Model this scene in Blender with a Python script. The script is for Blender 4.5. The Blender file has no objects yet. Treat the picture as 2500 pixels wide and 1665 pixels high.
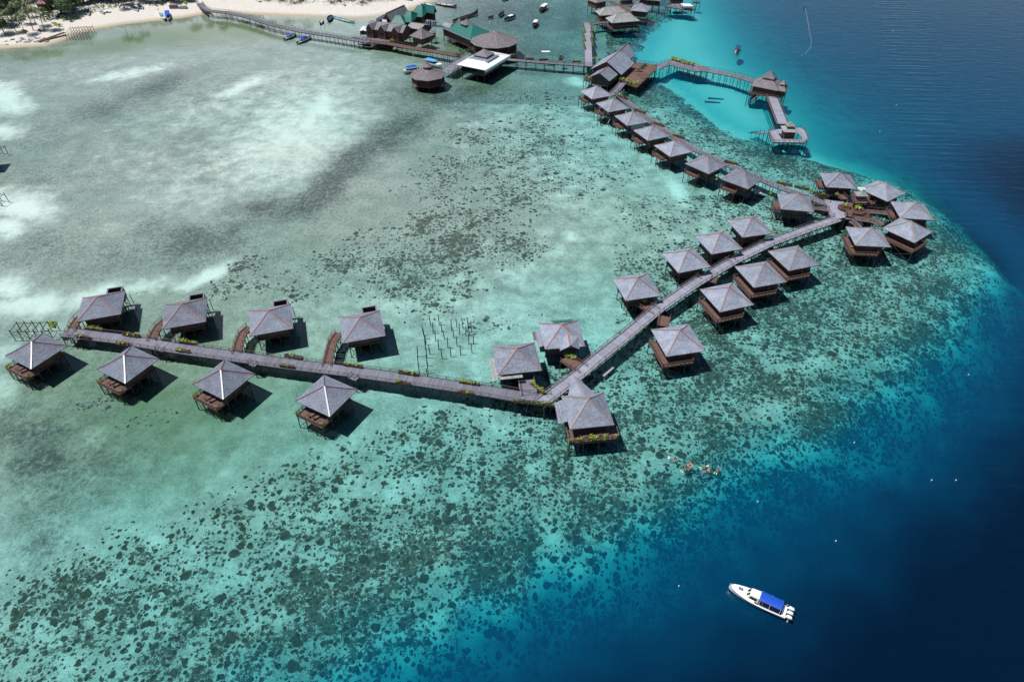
import bpy, math, random
import numpy as np
from mathutils import Vector, Matrix
random.seed(7)
C = bpy.context.scene.collection
R = math.radians
# ------------------------------------------------------------------ camera
HC = 108.8; FPX = 1667.0; TH = R(40.89); RO = R(.11)
Fv = Vector((0, math.cos(TH), -math.sin(TH)))
r0 = Vector((1, 0, 0)); d0 = Vector((0, -math.sin(TH), -math.cos(TH)))
Rv = r0*math.cos(RO)+d0*math.sin(RO); Dv = -r0*math.sin(RO)+d0*math.cos(RO)
def at(x, y, z=0.0):
    """ground position of a photograph pixel for a thing whose height is known"""
    d = Fv+Rv*((x-1250)/FPX)+Dv*((y-832.5)/FPX)
    t = (z-HC)/d.z
    return Vector((d.x*t, d.y*t, z))
cd = bpy.data.cameras.new('camera'); cam = bpy.data.objects.new('camera', cd); C.objects.link(cam)
m = Matrix((Rv, -Dv, -Fv)).transposed().to_4x4(); m.translation = Vector((0, 0, HC)); cam.matrix_world = m
cd.sensor_width = 36; cd.lens = FPX/2500*36; cd.clip_start = 1; cd.clip_end = 12000
bpy.context.scene.camera = cam
# ------------------------------------------------------------------ light
SUN_EL = R(67)
w = bpy.data.worlds.new('World'); bpy.context.scene.world = w; w.use_nodes = True
nt = w.node_tree; bg = nt.nodes['Background']
sky = nt.nodes.new('ShaderNodeTexSky'); sky.sky_type = 'NISHITA'; sky.sun_disc = False
sky.sun_elevation = SUN_EL; sky.sun_rotation = R(-90)
sky.air_density = 1.0; sky.dust_density = 0.2; sky.ozone_density = 1.5
tc = nt.nodes.new('ShaderNodeTexCoord')
cn = nt.nodes.new('ShaderNodeTexNoise'); cn.inputs['Scale'].default_value = 2.6; cn.inputs['Detail'].default_value = 6
mp = nt.nodes.new('ShaderNodeMapping'); mp.inputs['Scale'].default_value = (1, 1, 2.4); mp.inputs['Location'].default_value = (3.3, .4, .1)
nt.links.new(tc.outputs['Generated'], mp.inputs[0]); nt.links.new(mp.outputs[0], cn.inputs['Vector'])
cr = nt.nodes.new('ShaderNodeMapRange'); cr.inputs[1].default_value = .45; cr.inputs[2].default_value = .75; cr.clamp = True
nt.links.new(cn.outputs['Fac'], cr.inputs[0])
# a bank of cloud low in the north west
vd = nt.nodes.new('ShaderNodeVectorMath'); vd.operation = 'DOT_PRODUCT'
cdv = Vector((math.sin(R(-22))*math.cos(R(27)), math.cos(R(-22))*math.cos(R(27)), math.sin(R(27))))
vd.inputs[1].default_value = cdv
nt.links.new(tc.outputs['Generated'], vd.inputs[0])
bk = nt.nodes.new('ShaderNodeMapRange'); bk.inputs[1].default_value = .90; bk.inputs[2].default_value = 1.0; bk.clamp = True
nt.links.new(vd.outputs['Value'], bk.inputs[0])
ad = nt.nodes.new('ShaderNodeMath'); ad.operation = 'MULTIPLY_ADD'; ad.inputs[1].default_value = .10
ad.operation = 'MULTIPLY'
nt.links.new(cr.outputs[0], ad.inputs[0]); nt.links.new(bk.outputs[0], ad.inputs[1]); ad.use_clamp = True
mx = nt.nodes.new('ShaderNodeMixRGB'); mx.inputs[2].default_value = (22, 23, 24.5, 1)
nt.links.new(ad.outputs[0], mx.inputs[0]); nt.links.new(sky.outputs[0], mx.inputs[1])
nt.links.new(mx.outputs[0], bg.inputs[0]); bg.inputs[1].default_value = .074
sd = bpy.data.lights.new('sun', 'SUN'); sd.energy = 4.9; sd.angle = R(.5); sd.color = (1, .97, .93)
so = bpy.data.objects.new('sun', sd); C.objects.link(so)
so.rotation_euler = Vector((math.cos(SUN_EL), 0.0, -math.sin(SUN_EL))).to_track_quat('-Z', 'Y').to_euler()
vs = bpy.context.scene.view_settings
bpy.context.scene.display_settings.display_device = 'sRGB'
vs.view_transform = 'Standard'; vs.look = 'None'; vs.exposure = 0; vs.gamma = 1
cy = bpy.context.scene.cycles; cy.max_bounces = 8; cy.caustics_reflective = False; cy.caustics_refractive = False; cy.sample_clamp_indirect = 4.0; cy.transparent_max_bounces = 16
# ------------------------------------------------------------------ materials
def newmat(name):
    m = bpy.data.materials.new(name); m.use_nodes = True
    return m, m.node_tree, m.node_tree.nodes['Principled BSDF']
def N(nt, t, **k):
    n = nt.nodes.new(t)
    for a, b in k.items():
        if a in n.inputs: n.inputs[a].default_value = b
        else: setattr(n, a, b)
    return n
def plain(name, col, var=.25, scale=1.2, rough=.8, bump=0., tone=.0, metallic=0.0, stretch=(1, 1, 1), var2=None):
    m, nt, b = newmat(name); L = nt.links.new
    tc = N(nt, 'ShaderNodeTexCoord'); mp = N(nt, 'ShaderNodeMapping'); mp.inputs['Scale'].default_value = stretch
    L(tc.outputs['Object'], mp.inputs[0])
    n1 = N(nt, 'ShaderNodeTexNoise', Scale=scale, Detail=6.0, Roughness=.7); L(mp.outputs[0], n1.inputs['Vector'])
    oi = N(nt, 'ShaderNodeObjectInfo')
    at_ = N(nt, 'ShaderNodeAttribute'); at_.attribute_name = 'tone'
    a = N(nt, 'ShaderNodeMath', operation='MULTIPLY_ADD'); a.inputs[1].default_value = var*2; a.inputs[2].default_value = 1-var
    L(n1.outputs['Fac'], a.inputs[0])
    t = N(nt, 'ShaderNodeMath', operation='MULTIPLY_ADD'); t.inputs[1].default_value = tone; L(at_.outputs['Fac'], t.inputs[0]); L(a.outputs[0], t.inputs[2])
    o = N(nt, 'ShaderNodeMath', operation='MULTIPLY_ADD'); o.inputs[1].default_value = .16; L(oi.outputs['Random'], o.inputs[0]); L(t.outputs[0], o.inputs[2])
    v = N(nt, 'ShaderNodeVectorMath', operation='SCALE'); 
    if var2:
        mm = N(nt, 'ShaderNodeMixRGB'); mm.inputs[1].default_value = (*col, 1); mm.inputs[2].default_value = (*var2, 1)
        n2 = N(nt, 'ShaderNodeTexNoise', Scale=scale*.35, Detail=3.0); L(tc.outputs['Object'], n2.inputs['Vector'])
        r2 = N(nt, 'ShaderNodeMapRange'); r2.inputs[1].default_value = .4; r2.inputs[2].default_value = .62; L(n2.outputs['Fac'], r2.inputs[0])
        L(r2.outputs[0], mm.inputs[0]); L(mm.outputs[0], v.inputs[0])
    else: v.inputs[0].default_value = col
    L(o.outputs[0], v.inputs['Scale']); L(v.outputs[0], b.inputs['Base Color'])
    b.inputs['Roughness'].default_value = rough; b.inputs['Metallic'].default_value = metallic
    if bump:
        bm = N(nt, 'ShaderNodeBump', Strength=bump, Distance=.05); L(n1.outputs['Fac'], bm.inputs['Height']); L(bm.outputs[0], b.inputs['Normal'])
    return m
def shingle(name, col, col2):
    m, nt, b = newmat(name); L = nt.links.new
    tc = N(nt, 'ShaderNodeTexCoord'); ge = N(nt, 'ShaderNodeNewGeometry')
    mp = N(nt, 'ShaderNodeMapping'); mp.inputs['Scale'].default_value = (1, 1, 3); L(tc.outputs['Object'], mp.inputs[0])
    n1 = N(nt, 'ShaderNodeTexNoise', Scale=3.2, Detail=8.0, Roughness=.78); L(mp.outputs[0], n1.inputs['Vector'])
    n2 = N(nt, 'ShaderNodeTexNoise', Scale=.45, Detail=5.0); wv_ = N(nt, 'ShaderNodeVectorMath', operation='ADD'); L(tc.outputs['Object'], wv_.inputs[0]); L(N(nt, 'ShaderNodeObjectInfo').outputs['Location'], wv_.inputs[1]); L(wv_.outputs[0], n2.inputs['Vector'])
    sx = N(nt, 'ShaderNodeSeparateXYZ'); L(tc.outputs['Object'], sx.inputs[0])
    fr = N(nt, 'ShaderNodeMath', operation='MULTIPLY'); fr.inputs[1].default_value = 4.2; L(sx.outputs[2], fr.inputs[0])
    fc = N(nt, 'ShaderNodeMath', operation='FRACT'); L(fr.outputs[0], fc.inputs[0])
    vo = N(nt, 'ShaderNodeTexVoronoi', Scale=2.8); mp2 = N(nt, 'ShaderNodeMapping'); mp2.inputs['Scale'].default_value = (1, 1, 2.6)
    L(tc.outputs['Object'], mp2.inputs[0]); L(mp2.outputs[0], vo.inputs['Vector'])
    sv = N(nt, 'ShaderNodeSeparateColor'); L(vo.outputs['Color'], sv.inputs[0])
    a = N(nt, 'ShaderNodeMath', operation='MULTIPLY_ADD'); a.inputs[1].default_value = 1.3; a.inputs[2].default_value = .08; L(n1.outputs['Fac'], a.inputs[0])
    a2 = N(nt, 'ShaderNodeMath', operation='MULTIPLY_ADD'); a2.inputs[1].default_value = .38; L(sv.outputs[0], a2.inputs[0]); L(a.outputs[0], a2.inputs[2])
    a3 = N(nt, 'ShaderNodeMath', operation='MULTIPLY_ADD'); a3.inputs[1].default_value = -.30; L(fc.outputs[0], a3.inputs[0]); L(a2.outputs[0], a3.inputs[2])
    oi = N(nt, 'ShaderNodeObjectInfo'); a4 = N(nt, 'ShaderNodeMath', operation='MULTIPLY_ADD'); a4.inputs[1].default_value = .30; L(oi.outputs['Random'], a4.inputs[0]); L(a3.outputs[0], a4.inputs[2])
    mm = N(nt, 'ShaderNodeMixRGB'); mm.inputs[1].default_value = (*col, 1); mm.inputs[2].default_value = (*col2, 1)
    r2 = N(nt, 'ShaderNodeMapRange'); r2.inputs[1].default_value = .35; r2.inputs[2].default_value = .68; L(n2.outputs['Fac'], r2.inputs[0]); L(r2.outputs[0], mm.inputs[0])
    v = N(nt, 'ShaderNodeVectorMath', operation='SCALE'); L(mm.outputs[0], v.inputs[0]); L(a4.outputs[0], v.inputs['Scale']); L(v.outputs[0], b.inputs['Base Color'])
    b.inputs['Roughness'].default_value = .78
    bm = N(nt, 'ShaderNodeBump', Strength=.5, Distance=.06); L(a3.outputs[0], bm.inputs['Height']); L(bm.outputs[0], b.inputs['Normal'])
    return m
M = {}
M['shingle'] = shingle('weathered_shingle', (.20, .225, .285), (.275, .30, .365))
M['shingle_dark'] = shingle('dark_shingle', (.15, .17, .22), (.205, .225, .28))
M['shingle_brown'] = shingle('brown_shingle', (.16, .15, .165), (.225, .205, .22))
M['shingle_pale'] = shingle('pale_shingle', (.30, .31, .30), (.23, .235, .24))
M['green_roof'] = plain('green_sheet_roof', (.008, .125, .10), .2, .8, .5)
M['white_roof'] = plain('white_sheet_roof', (.74, .77, .78), .06, .7, .45)
M['ridge_orange'] = plain('orange_ridge', (.30, .125, .095), .2, 3, .6)
M['ridge_tan'] = plain('tan_ridge', (.30, .20, .16), .2, 3, .6)
M['ridge_maroon'] = plain('maroon_ridge', (.13, .05, .06), .2, 3, .6)
M['ridge_white'] = plain('bleached_ridge', (.62, .60, .62), .2, 3, .5)
M['wood_grey'] = plain('grey_plank', (.145, .145, .18), .35, 2.2, .85, .3, .55)
M['wood_pale'] = plain('pale_plank', (.235, .24, .295), .3, 2.2, .85, .3, .5)
M['wood_red'] = plain('red_brown_plank', (.125, .068, .056), .35, 2.5, .8, .3, .45)
M['wood_brown'] = plain('brown_board', (.075, .036, .030), .4, 2.0, .8, .2, .3)
M['wall_red'] = plain('red_stained_board', (.115, .045, .035), .35, 2.0, .75, .2, .2)
M['stilt'] = plain('wet_dark_post', (.035, .036, .038), .4, 2.0, .8)
M['rail'] = plain('rail_timber', (.115, .075, .065), .3, 2.0, .8)
M['pale_wall'] = plain('pale_panel', (.42, .42, .45), .15, 1.5, .7)
M['glass'] = plain('dark_window', (.015, .02, .028), .2, 1, .12)
M['leaf'] = plain('yellow_green_leaf', (.30, .40, .03), .5, 1.4, .55, 0, .9, var2=(.14, .22, .025))
M['leaf_dark'] = plain('deep_green_leaf', (.035, .085, .018), .5, .5, .55, 0, 1.0, var2=(.06, .12, .02))
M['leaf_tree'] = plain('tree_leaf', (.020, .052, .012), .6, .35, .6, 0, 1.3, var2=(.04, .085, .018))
M['leaf_red'] = plain('reddish_leaf', (.13, .05, .035), .5, 1.4, .6, 0, .8, var2=(.09, .10, .03))
M['palm'] = plain('palm_frond', (.045, .085, .02), .5, .7, .5, 0, 1.0, var2=(.10, .12, .03))
M['trunk'] = plain('bark', (.16, .13, .10), .3, 2, .9)
M['white_paint'] = plain('white_gelcoat', (.80, .80, .78), .05, 1, .3)
M['cream'] = plain('cream_cabin', (.78, .76, .68), .05, 1, .35)
M['blue'] = plain('blue_canvas', (.002, .062, .42), .14, 1.2, .55)
M['blue_light'] = plain('light_blue_canvas', (.06, .30, .62), .14, 1.2, .55)
M['navy'] = plain('navy_cover', (.012, .05, .14), .2, 1.2, .6)
M['grey_floor'] = plain('grey_boat_floor', (.13, .14, .19), .2, 2, .7)
M['boat_dark'] = plain('dark_hull', (.05, .05, .06), .3, 2, .6)
M['boat_maroon'] = plain('maroon_hull', (.16, .03, .04), .3, 2, .6)
M['boat_teal'] = plain('teal_boat_inside', (.03, .22, .30), .3, 2, .6)
M['rock'] = plain('rubble_rock', (.22, .22, .22), .5, 1.5, .9, .3)
M['orange'] = plain('orange_ring', (.60, .20, .10), .1, 2, .5)
M['skin'] = plain('skin', (.50, .27, .17), .1, 4, .5)
M['lime'] = plain('lime_fin', (.40, .55, .16), .1, 4, .5)
M['bluefin'] = plain('blue_fin', (.02, .12, .40), .1, 4, .5)
M['cloth_white'] = plain('white_cloth', (.7, .7, .72), .1, 4, .8)
M['cloth_dark'] = plain('dark_cloth', (.03, .03, .04), .1, 4, .8)
M['hair'] = plain('dark_hair', (.02, .015, .012), .1, 4, .6)
M['concrete'] = plain('concrete', (.36, .36, .34), .2, 1, .9)
M['tank'] = plain('blue_plastic', (.01, .14, .65), .1, 2, .35)
M['net'] = plain('black_cloth', (.02, .025, .035), .3, 2, .9)
# ------------------------------------------------------------------ mesh kit
class MB:
    def __init__(s): s.v = []; s.f = []; s.t = []
    def add(s, vs, fs, tone=None):
        n = len(s.v); s.v += [tuple(v) for v in vs]
        for f in fs:
            s.f.append(tuple(i+n for i in f)); s.t.append(random.uniform(-.5, .5) if tone is None else tone)
    def box(s, x0, x1, y0, y1, z0, z1, tone=None, rot=None):
        vs = [(x, y, z) for z in (z0, z1) for y in (y0, y1) for x in (x0, x1)]
        if tone is None: tone = random.uniform(-.5, .5)
        s.add(vs, [(0, 2, 3, 1), (4, 5, 7, 6), (0, 1, 5, 4), (2, 6, 7, 3), (0, 4, 6, 2), (1, 3, 7, 5)], tone)
    def bar(s, a, b, wd=.1, ht=None, tone=None):
        a = Vector(a); b = Vector(b); ht = ht or wd; d = (b-a)
        if d.length < 1e-6: return
        d.normalize(); u = Vector((0, 0, 1)) if abs(d.z) < .95 else Vector((1, 0, 0))
        sx = d.cross(u).normalized()*(wd/2); sy = sx.cross(d).normalized()*(ht/2)
        vs = [p+q for p in (a, b) for q in (-sx-sy, sx-sy, sx+sy, -sx+sy)]
        if tone is None: tone = random.uniform(-.5, .5)
        s.add(vs, [(3, 2, 1, 0), (4, 5, 6, 7), (0, 1, 5, 4), (1, 2, 6, 5), (2, 3, 7, 6), (3, 0, 4, 7)], tone)
    def prism(s, pts, z0, z1, tone=None):
        n = len(pts); vs = [(p[0], p[1], z0) for p in pts]+[(p[0], p[1], z1) for p in pts]
        s.add(vs, [tuple(range(n-1, -1, -1)), tuple(range(n, 2*n))]+[(i, (i+1) % n, n+(i+1) % n, n+i) for i in range(n)], tone)
    def tube(s, pts, rs, n=8, cap=True):
        k = len(pts); vs = []
        for i, p in enumerate(pts):
            p = Vector(p); a = Vector(pts[max(0, i-1)]); b = Vector(pts[min(k-1, i+1)]); d = (b-a).normalized()
            u = Vector((0, 0, 1)) if abs(d.z) < .9 else Vector((1, 0, 0)); x = d.cross(u).normalized(); y = x.cross(d)
            for j in range(n):
                an = 2*math.pi*j/n; vs.append(p+(x*math.cos(an)+y*math.sin(an))*rs[i])
        fs = [(i*n+j, i*n+(j+1) % n, (i+1)*n+(j+1) % n, (i+1)*n+j) for i in range(k-1) for j in range(n)]
        if cap: fs += [tuple(range(n-1, -1, -1)), tuple(range((k-1)*n, k*n))]
        s.add(vs, fs)
    def mesh(s, name, mat, smooth=False):
        me = bpy.data.meshes.new(name); me.from_pydata(s.v, [], s.f)
        a = me.attributes.new('tone', 'FLOAT', 'FACE'); a.data.foreach_set('value', s.t)
        me.materials.append(mat)
        if smooth: me.shade_smooth()
        me.update(); return me
    def build(s, name, mat, parent=None, smooth=False):
        return put(name, s.mesh(name, M[mat] if isinstance(mat, str) else mat, smooth), parent)
def put(name, me, parent=None):
    o = bpy.data.objects.new(name, me); C.objects.link(o)
    if parent: o.parent = parent
    return o
def tag(o, label, cat, group=None, kind=None):
    if label: o['label'] = label
    if cat: o['category'] = cat
    if group: o['group'] = group
    if kind: o['kind'] = kind
    return o
def thing(name, label, cat, loc=(0, 0, 0), rz=0, group=None):
    o = bpy.data.objects.new(name, None); C.objects.link(o); o.location = loc; o.rotation_euler = (0, 0, rz); o.empty_display_size = .5
    return tag(o, label, cat, group)
CACHE = {}
def cached(key, fn):
    if key not in CACHE: CACHE[key] = fn()
    return CACHE[key]
def unit_post(mat):
    def f():
        b = MB(); n = 7; vs = [(math.cos(2*math.pi*i/n)*(1 if z == 0 else .9), math.sin(2*math.pi*i/n)*(1 if z == 0 else .9), z) for z in (0, 1) for i in range(n)]
        b.add(vs, [tuple(range(n-1, -1, -1)), tuple(range(n, 2*n))]+[(i, (i+1) % n, n+(i+1) % n, n+i) for i in range(n)], 0)
        return b.mesh('post', M[mat])
    return cached(('post', mat), f)
def strut(name, a, b, r, mat, parent=None):
    """one straight round timber from a to b as an object of its own"""
    a = Vector(a); b = Vector(b); d = b-a
    o = put(name, unit_post(mat), parent); o.location = a
    o.rotation_mode = 'QUATERNION'; o.rotation_quaternion = d.to_track_quat('Z', 'Y'); o.scale = (r, r, d.length)
    return o
# ------------------------------------------------------------------ seabed
def sdist(P, X, Y):
    """signed distance to a closed polygon, negative inside"""
    d = np.full(X.shape, 1e9); ins = np.zeros(X.shape, bool); n = len(P)
    for i in range(n):
        ax, ay = P[i]; bx, by = P[(i+1) % n]; ex, ey = bx-ax, by-ay; wx, wy = X-ax, Y-ay
        t = np.clip((wx*ex+wy*ey)/(ex*ex+ey*ey+1e-12), 0, 1)
        d = np.minimum(d, np.hypot(wx-ex*t, wy-ey*t))
        c = (ay > Y) != (by > Y)
        with np.errstate(divide='ignore', invalid='ignore'): ins ^= c & (X < ex*(Y-ay)/(ey if ey else 1e-12)+ax)
    return np.where(ins, -d, d)
rng = np.random.RandomState(3); TAB = rng.rand(256, 256)
def vnoise(X, Y, s):
    x = X/s+1000; y = Y/s+1000; xi = np.floor(x).astype(int); yi = np.floor(y).astype(int); fx = x-xi; fy = y-yi
    fx = fx*fx*(3-2*fx); fy = fy*fy*(3-2*fy); g = lambda a, b: TAB[a % 256, b % 256]
    return (g(xi, yi)*(1-fx)+g(xi+1, yi)*fx)*(1-fy)+(g(xi, yi+1)*(1-fx)+g(xi+1, yi+1)*fx)*fy
def fbm(X, Y, s): return (vnoise(X, Y, s)+.5*vnoise(X+57, Y-31, s/2.1)+.25*vnoise(X-91, Y+13, s/4.3))/1.75
wp = lambda L: [tuple(at(x, y)[:2]) for x, y in L]
POLY_E = wp([(400, 2300), (520, 1820), (640, 1690), (760, 1625), (880, 1560), (1000, 1500), (1150, 1430), (1300, 1370), (1450, 1310), (1600, 1245), (1740, 1165), (1880, 1100), (2030, 1010), (2140, 930), (2250, 840), (2320, 760), (2375, 680), (2390, 630), (2340, 570), (2270, 500), (2190, 445), (2080, 405), (1960, 378), (1870, 352), (1800, 318), (1740, 285), (1690, 255), (1650, 225), (1610, 190), (1570, 172), (1530, 140), (1570, 105), (1540, 85), (1590, 62), (1630, 30), (1640, -20), (1600, -120), (1500, -300)])+[(-200, 3000), (-3000, 3000), (-3000, -500), (-90, -500)]
POLY_L = wp([(1530, 140), (1610, 190), (1690, 255), (1800, 318), (1960, 378), (2000, 385), (2010, 365), (1975, 335), (1930, 290), (1880, 225), (1830, 175), (1790, 130), (1760, 85), (1735, 40), (1715, 0), (1700, -60), (1640, -60), (1590, 62)])
POLY_B = wp([(-900, 160), (-200, 124), (0, 120), (60, 116), (110, 113), (150, 101), (190, 84), (240, 71), (300, 61), (380, 52), (440, 46), (500, 36), (560, 34), (640, 38), (720, 41), (800, 44), (870, 47), (920, 43), (980, 31), (1030, 16), (1065, 2), (1090, -20), (1120, -60), (1100, -150), (1000, -260)])+[(-300, 3500), (-3500, 3500), (-3500, 300)]
def terrain(X, Y):
    wx = X+7*(fbm(X, Y, 15)-.5)+4*(fbm(X, Y, 4)-.5); wy = Y+11*(fbm(X+300, Y, 15)-.5)+6*(fbm(X, Y+300, 4)-.5)
    sE = sdist(POLY_E, wx, wy); sL = sdist(POLY_L, wx, wy); sB = sdist(POLY_B, X, Y)
    flat = .32+.25*(fbm(X, Y, 25)-.4)+.30*np.clip((sE+150)/70, 0, 1)+.65*np.clip((sE+85)/65, 0, 1)
    dE = np.where(sE < 0, flat+.9*np.clip((sE+10)/10, 0, 1), 2.2+.28*np.maximum(sE, 0)+.018*np.maximum(sE, 0)**2)
    dL = 2.6+np.where(sL < 0, 1.4*np.clip((sL+14)/14, 0, 1), 1.4+.10*np.maximum(sL, 0))
    lag = (sE > 0)
    wN = np.clip((Y-165)/90, 0, 1); wN = wN*wN*(3-2*wN)
    north = np.minimum(dE, 2.6+1.2*np.clip((sL+14)/14, 0, 1)+9.5*(1-np.exp(-np.maximum(sL, 0)/75)))
    dd = np.where(lag, dE*(1-wN)+north*wN, dE)
    dd = np.minimum(dd, 36)
    dd = np.where(sB < 70, np.minimum(dd, .04+.035*np.maximum(sB, 0)), dd)
    z = np.where(sB < 0, np.minimum(2.4, -sB*.075+.25*(fbm(X, Y, 8)-.5)*np.clip(-sB/10, 0, 1)), -dd)
    return z, sE, sL, sB
def gz(x, y):
    z, _, _, _ = terrain(np.array([float(x)]), np.array([float(y)])); return float(z[0])
def lines(lo, hi, step, far):
    a = list(np.arange(lo, hi+step/2, step)); s = step; b = [hi]
    while b[-1] < far: s *= 1.35; b.append(b[-1]+s)
    s = step; c = [lo]
    while c[-1] > -far: s *= 1.35; c.append(c[-1]-s)
    return np.array(c[:0:-1]+a+b[1:])
def grid_mesh(name, xs, ys, zfun):
    X, Y = np.meshgrid(xs, ys); Z = zfun(X, Y)
    nx, ny = len(xs), len(ys)
    i = np.arange(nx*ny).reshape(ny, nx)
    q = np.stack([i[:-1, :-1], i[:-1, 1:], i[1:, 1:], i[1:, :-1]], -1).reshape(-1, 4)
    return X.ravel(), Y.ravel(), Z.ravel(), q
def mesh_np(name, V, q):
    me = bpy.data.meshes.new(name); me.vertices.add(len(V)); me.vertices.foreach_set('co', V.ravel().astype(np.float32))
    me.loops.add(q.size); me.polygons.add(len(q)); me.loops.foreach_set('vertex_index', q.ravel().astype(np.int32))
    me.polygons.foreach_set('loop_start', np.arange(0, q.size, 4, dtype=np.int32)); me.polygons.foreach_set('loop_total', np.full(len(q), 4, np.int32))
    me.update(calc_edges=True); me.shade_smooth(); return me
xs = lines(-262, 262, 1.1, 5000); ys = lines(40, 445, 1.1, 5000)
X, Y, Z, Q = grid_mesh('seabed', xs, ys, lambda X, Y: terrain(X, Y)[0])
_, sE, sL, sB = terrain(X, Y)
# where each piece of bed lies in the survey picture (used only to read off the map of sand, grass, coral and painted sky reflection)
dx, dy, dz = X, Y, -HC+np.zeros_like(X)
zc = dy*Fv.y+dz*Fv.z; zc = np.maximum(zc, 5)
PX = 1250+FPX*(dx*Rv.x+dy*Rv.y+dz*Rv.z)/zc; PY = 832.5+FPX*(dx*Dv.x+dy*Dv.y+dz*Dv.z)/zc
wxn = 42*(fbm(X, Y, 16)-.5)+16*(fbm(X, Y, 5)-.5); wyn = 30*(fbm(X+200, Y+90, 16)-.5)+12*(fbm(X-40, Y, 5)-.5)
sc = np.clip(PY+612, 300, 2400)/1450
QX = PX+wxn*sc; QY = PY+wyn*sc*.7
def blobs(L, soft=.95):
    o = np.zeros_like(X)
    for x, y, rx, ry, a, s in L:
        ca, sa = math.cos(R(a)), math.sin(R(a)); u = ((QX-x)*ca+(QY-y)*sa)/rx; v = (-(QX-x)*sa+(QY-y)*ca)/ry
        d = np.sqrt(u*u+v*v); o = np.maximum(o, s*np.clip((1+soft-d)/(2*soft), 0, 1)**1.0)
    return o*o*(3-2*o)*.5+o*.5
ALG_SKY = blobs([(1000, 300, 95, 45, -40, .75), (950, 330, 90, 40, -35, .85), (870, 392, 95, 34, -38, 1), (800, 450, 85, 32, -38, 1), (740, 500, 80, 30, -25, .9),
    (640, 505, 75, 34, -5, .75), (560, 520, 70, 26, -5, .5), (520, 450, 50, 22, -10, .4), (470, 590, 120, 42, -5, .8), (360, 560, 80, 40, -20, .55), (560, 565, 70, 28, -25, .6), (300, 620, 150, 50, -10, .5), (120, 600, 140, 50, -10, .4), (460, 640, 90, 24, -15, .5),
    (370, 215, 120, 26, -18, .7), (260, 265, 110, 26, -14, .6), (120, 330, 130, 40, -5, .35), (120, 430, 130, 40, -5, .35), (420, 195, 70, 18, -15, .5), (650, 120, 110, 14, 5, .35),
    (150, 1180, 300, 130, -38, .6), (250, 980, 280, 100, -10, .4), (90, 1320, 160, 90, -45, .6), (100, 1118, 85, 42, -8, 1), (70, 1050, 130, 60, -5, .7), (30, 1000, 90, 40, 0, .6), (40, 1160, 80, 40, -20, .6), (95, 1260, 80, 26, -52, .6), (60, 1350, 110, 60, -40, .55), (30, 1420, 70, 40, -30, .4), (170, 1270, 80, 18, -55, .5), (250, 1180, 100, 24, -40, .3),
    (60, 880, 70, 30, 0, .3), (230, 960, 80, 35, -10, .4), (1060, 265, 60, 40, 0, .5), (1120, 230, 200, 50, 0, .75), (1300, 120, 150, 70, 0, .75), (1230, 40, 190, 70, 0, .9), (1400, 40, 70, 80, 0, .8), (1350, 220, 90, 30, 0, .5), (880, 230, 60, 40, -40, .35)])  # upper-middle blobs here paint the dark blue sky reflection into the bed
OLV = blobs([(380, 1000, 520, 230, -8, .75), (250, 1150, 300, 120, -30, .4), (700, 620, 300, 100, -15, .3), (1500, 620, 220, 100, -20, .4), (150, 125, 150, 16, -4, .7), (300, 105, 160, 24, -8, .9), (430, 85, 150, 30, -3, 1), (560, 72, 120, 24, 5, .95), (660, 70, 90, 16, 8, .7), (720, 52, 60, 8, 3, .8), (30, 140, 110, 20, 0, .6), (980, 125, 90, 16, 5, .6), (1110, 110, 50, 20, 15, .9), (1020, 215, 40, 28, 0, .7), (1180, 205, 80, 28, 0, .7), (1470, 110, 60, 18, 0, .4), (1520, 90, 50, 10, 0, .5),
    (150, 700, 150, 30, -5, .3), (120, 940, 90, 26, -5, .5), (330, 1060, 120, 50, -20, .45), (520, 1090, 110, 30, -25, .5), (1560, 650, 140, 60, -15, .35), (1420, 720, 120, 60, -10, .35), (1540, 480, 90, 40, 10, .4), (900, 850, 180, 50, 5, .3), (600, 900, 250, 60, 8, .3), (1050, 870, 120, 60, 0, .4), (700, 360, 120, 50, -20, .3), (500, 330, 150, 60, -15, .25), (1540, 235, 40, 25, 20, .5), (1440, 390, 60, 40, 0, .25), (240, 1240, 120, 70, -35, .35), (1900, 620, 60, 40, 0, .2)])
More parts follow.
